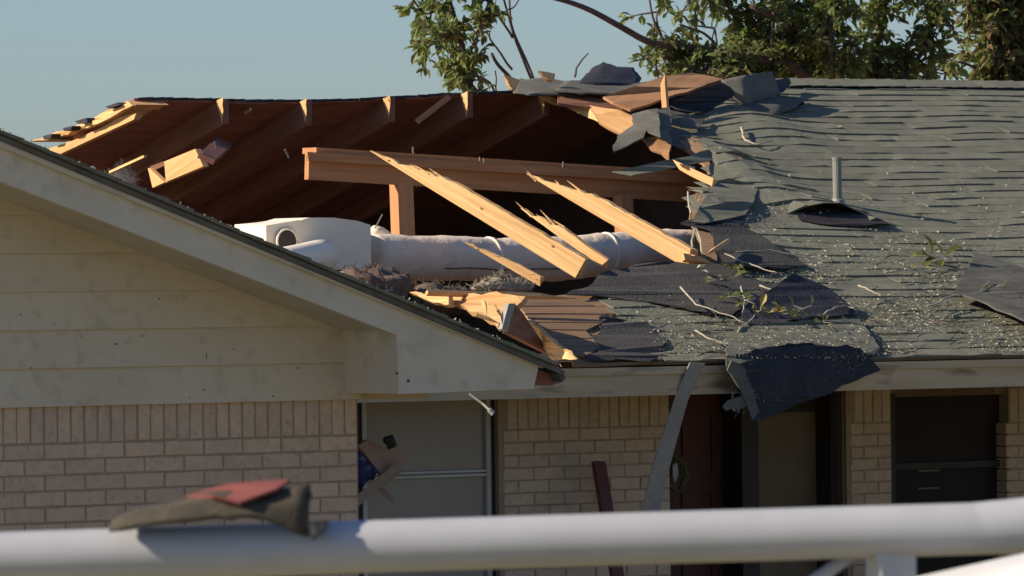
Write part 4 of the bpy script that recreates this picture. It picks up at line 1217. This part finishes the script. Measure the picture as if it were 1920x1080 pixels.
leaf_sprig(1540, 628, 7, 'leaf_olive', 'small green sprig with a twig loop on the littered sheet', 0.05, 0.07, 7)
leaf_sprig(1360, 575, 6, 'leaf', 'dark green leaves beneath the crumpled ones on the felt', 0.07, 0.05, 8)

leaf_sprig(1395, 588, 7, 'leaf_olive', 'olive leaves caught at the left corner of the black tented sheet', 0.065, 0.07, 9)
leaf_sprig(1500, 606, 6, 'leaf', 'green leaves lying along the foot of the black tented sheet', 0.06, 0.08, 10)
leaf_sprig(1370, 528, 8, 'leaf_olive', 'olive leaf cluster on the upper edge of the wide felt sheet', 0.06, 0.07, 11)
leaf_sprig(1860, 572, 5, 'leaf_olive', 'few olive leaves on the folded sheet at the right edge', 0.05, 0.11, 12)
leaf_sprig(1640, 610, 5, 'leaf_dry', 'dry brown leaves on the flecked shingles right of the hanging sheet', 0.05, 0.03, 13)

# ================================================================== things at the wall
slab('hanging_strip', [YP(*q) for q in ((1294, 680, -0.66), (1322, 682, -0.66), (1290, 750, -0.62), (1268, 830, -0.55), (1252, 890, -0.5), (1238, 960, -0.45), (1204, 960, -0.45), (1222, 880, -0.5), (1248, 800, -0.55), (1266, 745, -0.62))], 0.006, 'strip_gray', None, label='bent gray metal strip hanging from the eave beside the door', cat='metal strip')
wr = thing('wreath', YP(1268, 890, -0.05), 'small dark dry wreath beside the red door', 'wreath')
wc = YP(1270, 890, 0.05)
MB().tube([wc + V((0.05*math.cos(i*math.pi/8), 0, 0.085*math.sin(i*math.pi/8))) for i in range(17)], 0.016, 7).build('wreath_ring', 'bark', wr, smooth=True)
v, f = [], []
for i in range(60):
    a = r.uniform(0, 6.28)
    leaf_geo(v, f, wc + V((0.05*math.cos(a), -0.01, 0.085*math.sin(a))), V((r.gauss(0, 1), -0.4, r.gauss(0, 1))), V((r.gauss(0, 1), -1, r.gauss(0, 1))), 0.035, 0.018)
link('wreath_leaves', mesh(v, f, 'wreath_leaves'), 'leaf_olive', wr, kind='stuff')
slab('wreath_bow', [YP(a, b, 0.0) for a, b in ((1262, 872), (1270, 868), (1272, 890), (1266, 905), (1262, 892))], 0.01, 'strip_gray', wr)
board('red_plank', YP(1162, 1110, -0.35), YP(1122, 866, -0.12), 0.075, 0.03, V((0, -1, 0)), 'red_paint', None, label='dark red plank leaning on the brick wall right of the window', cat='plank')
# debris stuck through the left window
yd = -0.25
slab('debris_sheet', [YP(a, b, yd) for a, b in ((672, 836), (690, 824), (712, 836), (726, 842), (748, 838), (766, 858), (752, 886), (724, 908), (700, 872), (686, 852))], 0.03, 'pink_board', None, rough=0.05, amp=0.004, label='pinkish broken panel stuck at the left window', cat='debris')
board('debris_stick', YP(660, 948, yd - .05), YP(752, 870, yd - .05), 0.05, 0.02, -FWD, 'pink_board', None, taper=0.9, label='pale slat slanting up across the left window corner', cat='stick')
board('debris_stick', YP(704, 908, yd - .02), YP(742, 942, yd - .02), 0.03, 0.015, -FWD, 'pink_board', None, tip=0.06, label='short brown slat pointing down below the pinkish panel', cat='stick')
sheet('blue_rag', [[YP(668, 836, yd + .05), YP(690, 850, yd + .03), YP(716, 866, yd + .03)], [YP(668, 875, yd), YP(692, 880, yd - .02), YP(718, 884, yd)], [YP(670, 918, yd + .03), YP(684, 908, yd), YP(702, 896, yd + .02)]], 0.006, 'blue_cloth', None, noise_amp=0.02, label='dark blue rag bunched at the left window edge', cat='rag')
MB().tube([YP(722, 826, yd - .06), YP(732, 824, yd - .06), YP(736, 832, yd - .06), YP(728, 838, yd - .06)], [0.02, 0.028, 0.026, 0.015], 9).build('dark_knob', 'frame_dark', None, smooth=True, label='small dark knob on top of the pinkish panel', cat='knob')
br_ = MB().tube([YP(880, 738, -3.4), YP(905, 757, -3.45), YP(920, 771, -3.5)], 0.006, 7).build('bent_bracket', 'strip_gray', None, label='thin bent metal rod hanging below the gable eave', cat='metal rod')
MB().tube([YP(917, 768, -3.5), YP(925, 776, -3.51)], 0.012, 8).build('rod_tip', 'frame_white', br_)

# ================================================================== foreground pipe fence
ZF = 12.0
fence = thing('pipe_fence', DP(960, 1300, ZF), 'white painted pipe fence blurred in the foreground', 'fence')
def fp(px, py, z=ZF): return DP(px, py, z)
a, b = fp(-900, 1058, ZF), fp(2900, 960, ZF + 0.25)
def rail_y(px): return 1046.5 - 0.0323*px + 0.0000012*px*abs(px)
rl_ = []
for i in range(25):
    t = i/24
    px = -900 + 3800*t
    rl_.append(fp(px, rail_y(px), ZF))
MB().tube(rl_, 0.049, 24).build('top_rail', 'fence_white', fence, smooth=True)
def cyl(name, p, q, rd, seg=18): return MB().tube([p, q], rd, seg).build(name, 'fence_white', fence, smooth=True)
pw = (fp(1643, 1018, ZF), fp(1716, 1016, ZF))
slab('post', [pw[0] - FWD*0.02, pw[1] - FWD*0.02, pw[1] - FWD*0.02 + V((0, 0, -1.2)), pw[0] - FWD*0.02 + V((0, 0, -1.2))], 0.05, 'fence_white', fence)
cyl('post', fp(-330, 1045, ZF), fp(-330, 1045, ZF) + V((0, 0, -1.25)), 0.042)
cyl('post', fp(3100, 985, ZF), fp(3100, 985, ZF) + V((0, 0, -1.25)), 0.042)
slab('gusset', [fp(1624, 1046, ZF + .06), fp(1641, 1036, ZF - .03), fp(1652, 1070, ZF - .03), fp(1662, 1150, ZF - .03), fp(1622, 1150, ZF + .06)], 0.03, 'fence_white', fence)
cyl('brace', fp(1598, 1040, ZF + .02), fp(1380, 1190, ZF + .02), 0.013, 10)
cyl('lower_rail', fp(1700, 1142, ZF - 0.12), fp(2500, 966, ZF - 0.3), 0.055)
cyl('lower_rail', fp(-900, 1400, ZF), fp(1683, 1330, ZF), 0.04)
wj = [fp(px, rail_y(px) - dy_, ZF) for px, dy_ in ((1780, 0), (1840, 1), (1900, 3), (1970, 6), (2100, 8))]
MB().tube(wj, [0.045, 0.0492, 0.0512, 0.0540, 0.056], 20, False).build('sleeve', 'fence_white', fence, smooth=True)
sc_ = sheet('shingle_scrap', [[fp(205, 990, ZF - .075), fp(300, 978, ZF - .08), fp(400, 968, ZF - .085), fp(470, 965, ZF - .085), fp(580, 1005, ZF - .07)],
                        [fp(215, 968, ZF - .04), fp(310, 955, ZF - .05), fp(385, 936, ZF - .06), fp(460, 945, ZF - .07), fp(582, 945, ZF - .06)],
                        [fp(250, 955, ZF + .02), fp(330, 936, ZF + .02), fp(395, 922, ZF + .0), fp(470, 918, ZF - .02), fp(580, 905, ZF - .02)]], 0.008, 'scrap', None, noise_amp=0.006,
      label='dark crumpled shingle scrap with red top draped over the fence rail', cat='shingle scrap')
slab('red_underside', [fp(*q) for q in ((345, 930, ZF + .02), (430, 906, ZF + .02), (545, 898, ZF + .01), (520, 915, ZF - .05), (450, 941, ZF - .085), (400, 928, ZF - .075))], 0.006, 'red_felt', sc_)
slab('torn_end', [fp(*q) for q in ((575, 978, ZF - .065), (618, 975, ZF - .06), (604, 1000, ZF - .075), (585, 1012, ZF - .075))], 0.006, 'tar', sc_)

# ================================================================== trees behind the house
def grow(tree, limbs, n_leaf_parts, leaf_mats, sizes, seed, dens, ybase, spread, twig_len, crown_name='crown'):
    """limbs: list of ([(px, py, dy)...], r0, r1, leafy 0..1); leaves sit on twigs that leave the limbs"""
    r = random.Random(seed)
    groups = [([], []) for _ in leaf_mats]
    singles = []
    tw = MB()
    for (pl, r0, r1, leafy) in limbs:
        ctrl = [YP(a, b, ybase + c) for a, b, c in pl]
        pts = []
        for i in range(len(ctrl)-1):
            m = max(3, int((ctrl[i+1]-ctrl[i]).length / 0.08))
            for j in range(m):
                pts.append(ctrl[i].lerp(ctrl[i+1], j/m) + V((r.gauss(0, .008), r.gauss(0, .008), r.gauss(0, .008))))
        pts.append(ctrl[-1])
        # round off corners
        for _ in range(2):
            pts = [pts[0]] + [(pts[i-1] + pts[i]*2 + pts[i+1]) / 4 for i in range(1, len(pts)-1)] + [pts[-1]]
        rad = [r0 + (r1-r0)*i/len(pts) for i in range(len(pts))]
        MB().tube(pts, rad, 8).build('limb', 'bark', tree, smooth=True)
        if leafy <= 0: continue
        Ltot = sum((pts[i+1]-pts[i]).length for i in range(len(pts)-1))
        nt_ = int(Ltot * dens * leafy)
        for _ in range(nt_):
            i = r.randrange(len(pts)//6, len(pts))
            p = pts[i]
            d = V((r.gauss(0, 1)*spread[0], r.gauss(0, 1)*spread[1], r.gauss(0.1, 1)*spread[2]))
            d = d.normalized() * twig_len * r.uniform(.35, 1.2)
            q = p + d*0.55 + V((r.gauss(0, .04),)*3); e2 = p + d + V((0, 0, r.uniform(-.12, .04)))
            tw.tube([p, q, e2], [0.008, 0.006, 0.003], 4, False)
            for _k in range(r.randint(7, 13)):
                t = r.uniform(0.35, 1.0)
                bp_ = (p.lerp(q, t*2) if t < .5 else q.lerp(e2, t*2-1))
                ld_ = (d.normalized() * 0.6 + V((r.gauss(0, .7), r.gauss(0, .7), r.gauss(-.15, .6))))
                L = r.uniform(*sizes)
                g = r.choices(range(len(leaf_mats)), [w_ for _, w_ in leaf_mats])[0]
                singles.append((r.random(), bp_, ld_, L, V((r.gauss(0, .6), r.gauss(-.2, .6), 1)), g))
    tw.build('twigs', 'bark', tree, kind='stuff')
    # leaves nearest to the camera and inside the frame become parts
    def score(sg):
        q = sg[1] - CAM
        z = q.dot(FWD); px = 960 + F*q.dot(RGT)/z; py = 540 - F*q.dot(UPV)/z
        inside = 0 <= px <= 1920 and 0 <= py <= 200
        return (0 if inside else 1, z)
    singles.sort(key=score)
    for k, (_, bp_, ld_, L, nn, g) in enumerate(singles):
        if k < n_leaf_parts:
            v, f = [], []
            leaf_geo(v, f, bp_, ld_, nn, L, L*0.46, 0.22, 0.25)
            link('leaf', mesh(v, f, 'leaf'), leaf_mats[g][0], tree)
        else:
            leaf_geo(*groups[g], bp_, ld_, nn, L, L*0.46, 0.22, 0.25)
    for g, (v, f) in enumerate(groups):
        if v: link(crown_name, mesh(v, f, crown_name), leaf_mats[g][0], tree, kind='stuff')

YT = 8.0
t1 = thing('tree', YP(860, 400, YT) * 1.0, 'smaller leafy tree top with bare twigs, left of the ridge wreckage', 'tree')
grow(t1, [([(905, 420, 0), (890, 180, 0), (868, 100, 0), (850, 30, 0), (830, -60, 0), (800, -160, .3)], .03, .012, 1.0),
          ([(885, 150, 0), (840, 90, .2), (805, 40, .3), (775, 0, .3)], .014, .006, 1.0),
          ([(872, 110, 0), (895, 70, -.2), (915, 20, -.2), (925, -60, 0)], .014, .006, 0.9),
          ([(862, 80, 0), (835, 60, -.3), (800, 80, -.3)], .01, .005, 0.8),
          ([(880, 160, 0), (870, 140, .1), (865, 100, -.1)], .012, .006, 0.8)], 120, [('leaf', 5), ('leaf_olive', 2)], (0.062, 0.10), 31, 40, YT, (1, 1, .9), 0.16)
grow(t1, [([(1000, 155, 0), (975, 100, 0), (958, 50, 0), (945, 0, 0), (930, -80, 0)], .009, .006, 0), ([(1003, 155, .1), (985, 110, .1), (962, 60, .1), (955, 20, .1), (952, -60, .1)], .009, .006, 0),
          ([(965, 70, 0), (940, 40, 0), (925, 10, 0), (918, -40, 0)], .009, .005, 0), ([(965, 150, 0), (935, 120, 0), (922, 100, 0)], .014, .01, 0), ([(962, 135, 0), (945, 110, 0), (925, 80, 0), (918, 60, 0)], .009, .005, 0),
          ([(900, 175, 0), (898, 140, 0), (880, 130, 0)], .008, .005, 0), ([(928, 175, 0), (918, 155, 0), (905, 145, 0)], .008, .005, 0), ([(930, 175, .2), (930, 150, .2), (929, 132, .2)], .006, .004, 0),
          ([(1078, 146, 0), (1080, 128, 0), (1092, 112, 0), (1103, 100, 0)], .008, .004, 0), ([(955, 20, 0), (968, 5, 0), (985, -30, 0)], .006, .004, 0)], 0, [('leaf', 1)], (.08, .1), 33, 0, YT, (1, 1, 1), .1)
leafp = []
t2 = thing('tree', YP(1450, 400, YT + .6), 'broad leafy tree filling the sky behind the roof ridge', 'tree')
grow(t2, [([(1640, 420, 0), (1600, 200, 0), (1480, 120, 0), (1330, 95, 0), (1210, 82, 0), (1150, 40, 0), (1090, 12, 0), (1020, -8, 0), (930, -30, .3)], .05, .012, 0.0),
          ([(1330, 100, .1), (1280, 110, .1), (1230, 105, .1)], .015, .006, 1.0), ([(1260, 110, 0), (1235, 60, 0), (1222, 20, 0), (1215, -30, 0)], .011, .006, 0.12),
          ([(1240, 70, 0), (1230, 30, 0), (1245, 5, 0), (1250, -20, 0)], .008, .005, 0.1), ([(1340, 75, 0), (1310, 55, 0), (1275, 45, 0)], .011, .007, 0.0), ([(1325, 130, 0), (1335, 80, 0), (1345, 40, 0)], .007, .004, .1),
          ([(1480, 130, 0), (1400, 60, .3), (1360, 0, .3), (1330, -80, .3)], .022, .008, 1.1), ([(1480, 150, .2), (1380, 130, 0), (1300, 140, -.2)], .018, .007, 1.5),
          ([(1560, 180, 0), (1500, 80, .4), (1470, 0, .4), (1440, -120, .4)], .03, .01, 1.2), ([(1590, 190, -.3), (1560, 100, -.3), (1560, 20, -.3), (1580, -100, 0)], .028, .01, 1.2),
          ([(1610, 200, .3), (1640, 110, .3), (1650, 40, .3), (1690, -80, .3)], .03, .01, 1.0), ([(1620, 220, 0), (1700, 140, 0), (1740, 80, 0), (1760, -20, 0)], .028, .01, .9),
          ([(1500, 170, .3), (1440, 110, .5), (1420, 60, .5)], .016, .006, 1.2), ([(1600, 180, .5), (1680, 140, .6), (1760, 130, .6)], .016, .006, .7), ([(1410, 10, 0), (1470, 40, 0), (1530, 80, 0), (1600, 120, 0)], .02, .012, .5),
          ([(1300, -5, 0), (1310, -30, 0), (1340, -60, 0)], .01, .006, 1.0)],
     240, [('leaf', 5), ('leaf_olive', 3)], (0.06, 0.105), 41, 84, YT + .6, (1, 1.2, 1), 0.24)
t3 = thing('tree', YP(1880, 400, YT - .4), 'dense olive and brown drooping tree at the right edge above the ridge', 'tree')
grow(t3, [([(1890, 420, 0), (1885, 200, 0), (1878, 100, 0), (1885, 0, 0), (1895, -120, 0)], .09, .05, 1.6), ([(1880, 140, 0), (1930, 70, .2), (1980, 0, .2)], .03, .01, 1.5), ([(1882, 110, 0), (1850, 50, -.1), (1835, 0, 0), (1830, -80, 0)], .02, .008, 1.5),
          ([(1890, 180, 0), (1930, 130, 0), (1960, 120, 0)], .02, .008, 1.5), ([(1885, 170, .1), (1855, 130, .1), (1840, 110, 0)], .014, .006, .8), ([(1870, 150, 0), (1810, 118, 0), (1780, 112, 0)], .014, .006, .1), ([(1880, 90, 0), (1900, 20, 0), (1940, -60, 0)], .02, .01, 1.4)],
     60, [('leaf_dry', 2), ('leaf_olive', 5), ('leaf', 2)], (0.07, 0.12), 51, 78, YT - .4, (1, 1, 1), 0.2)
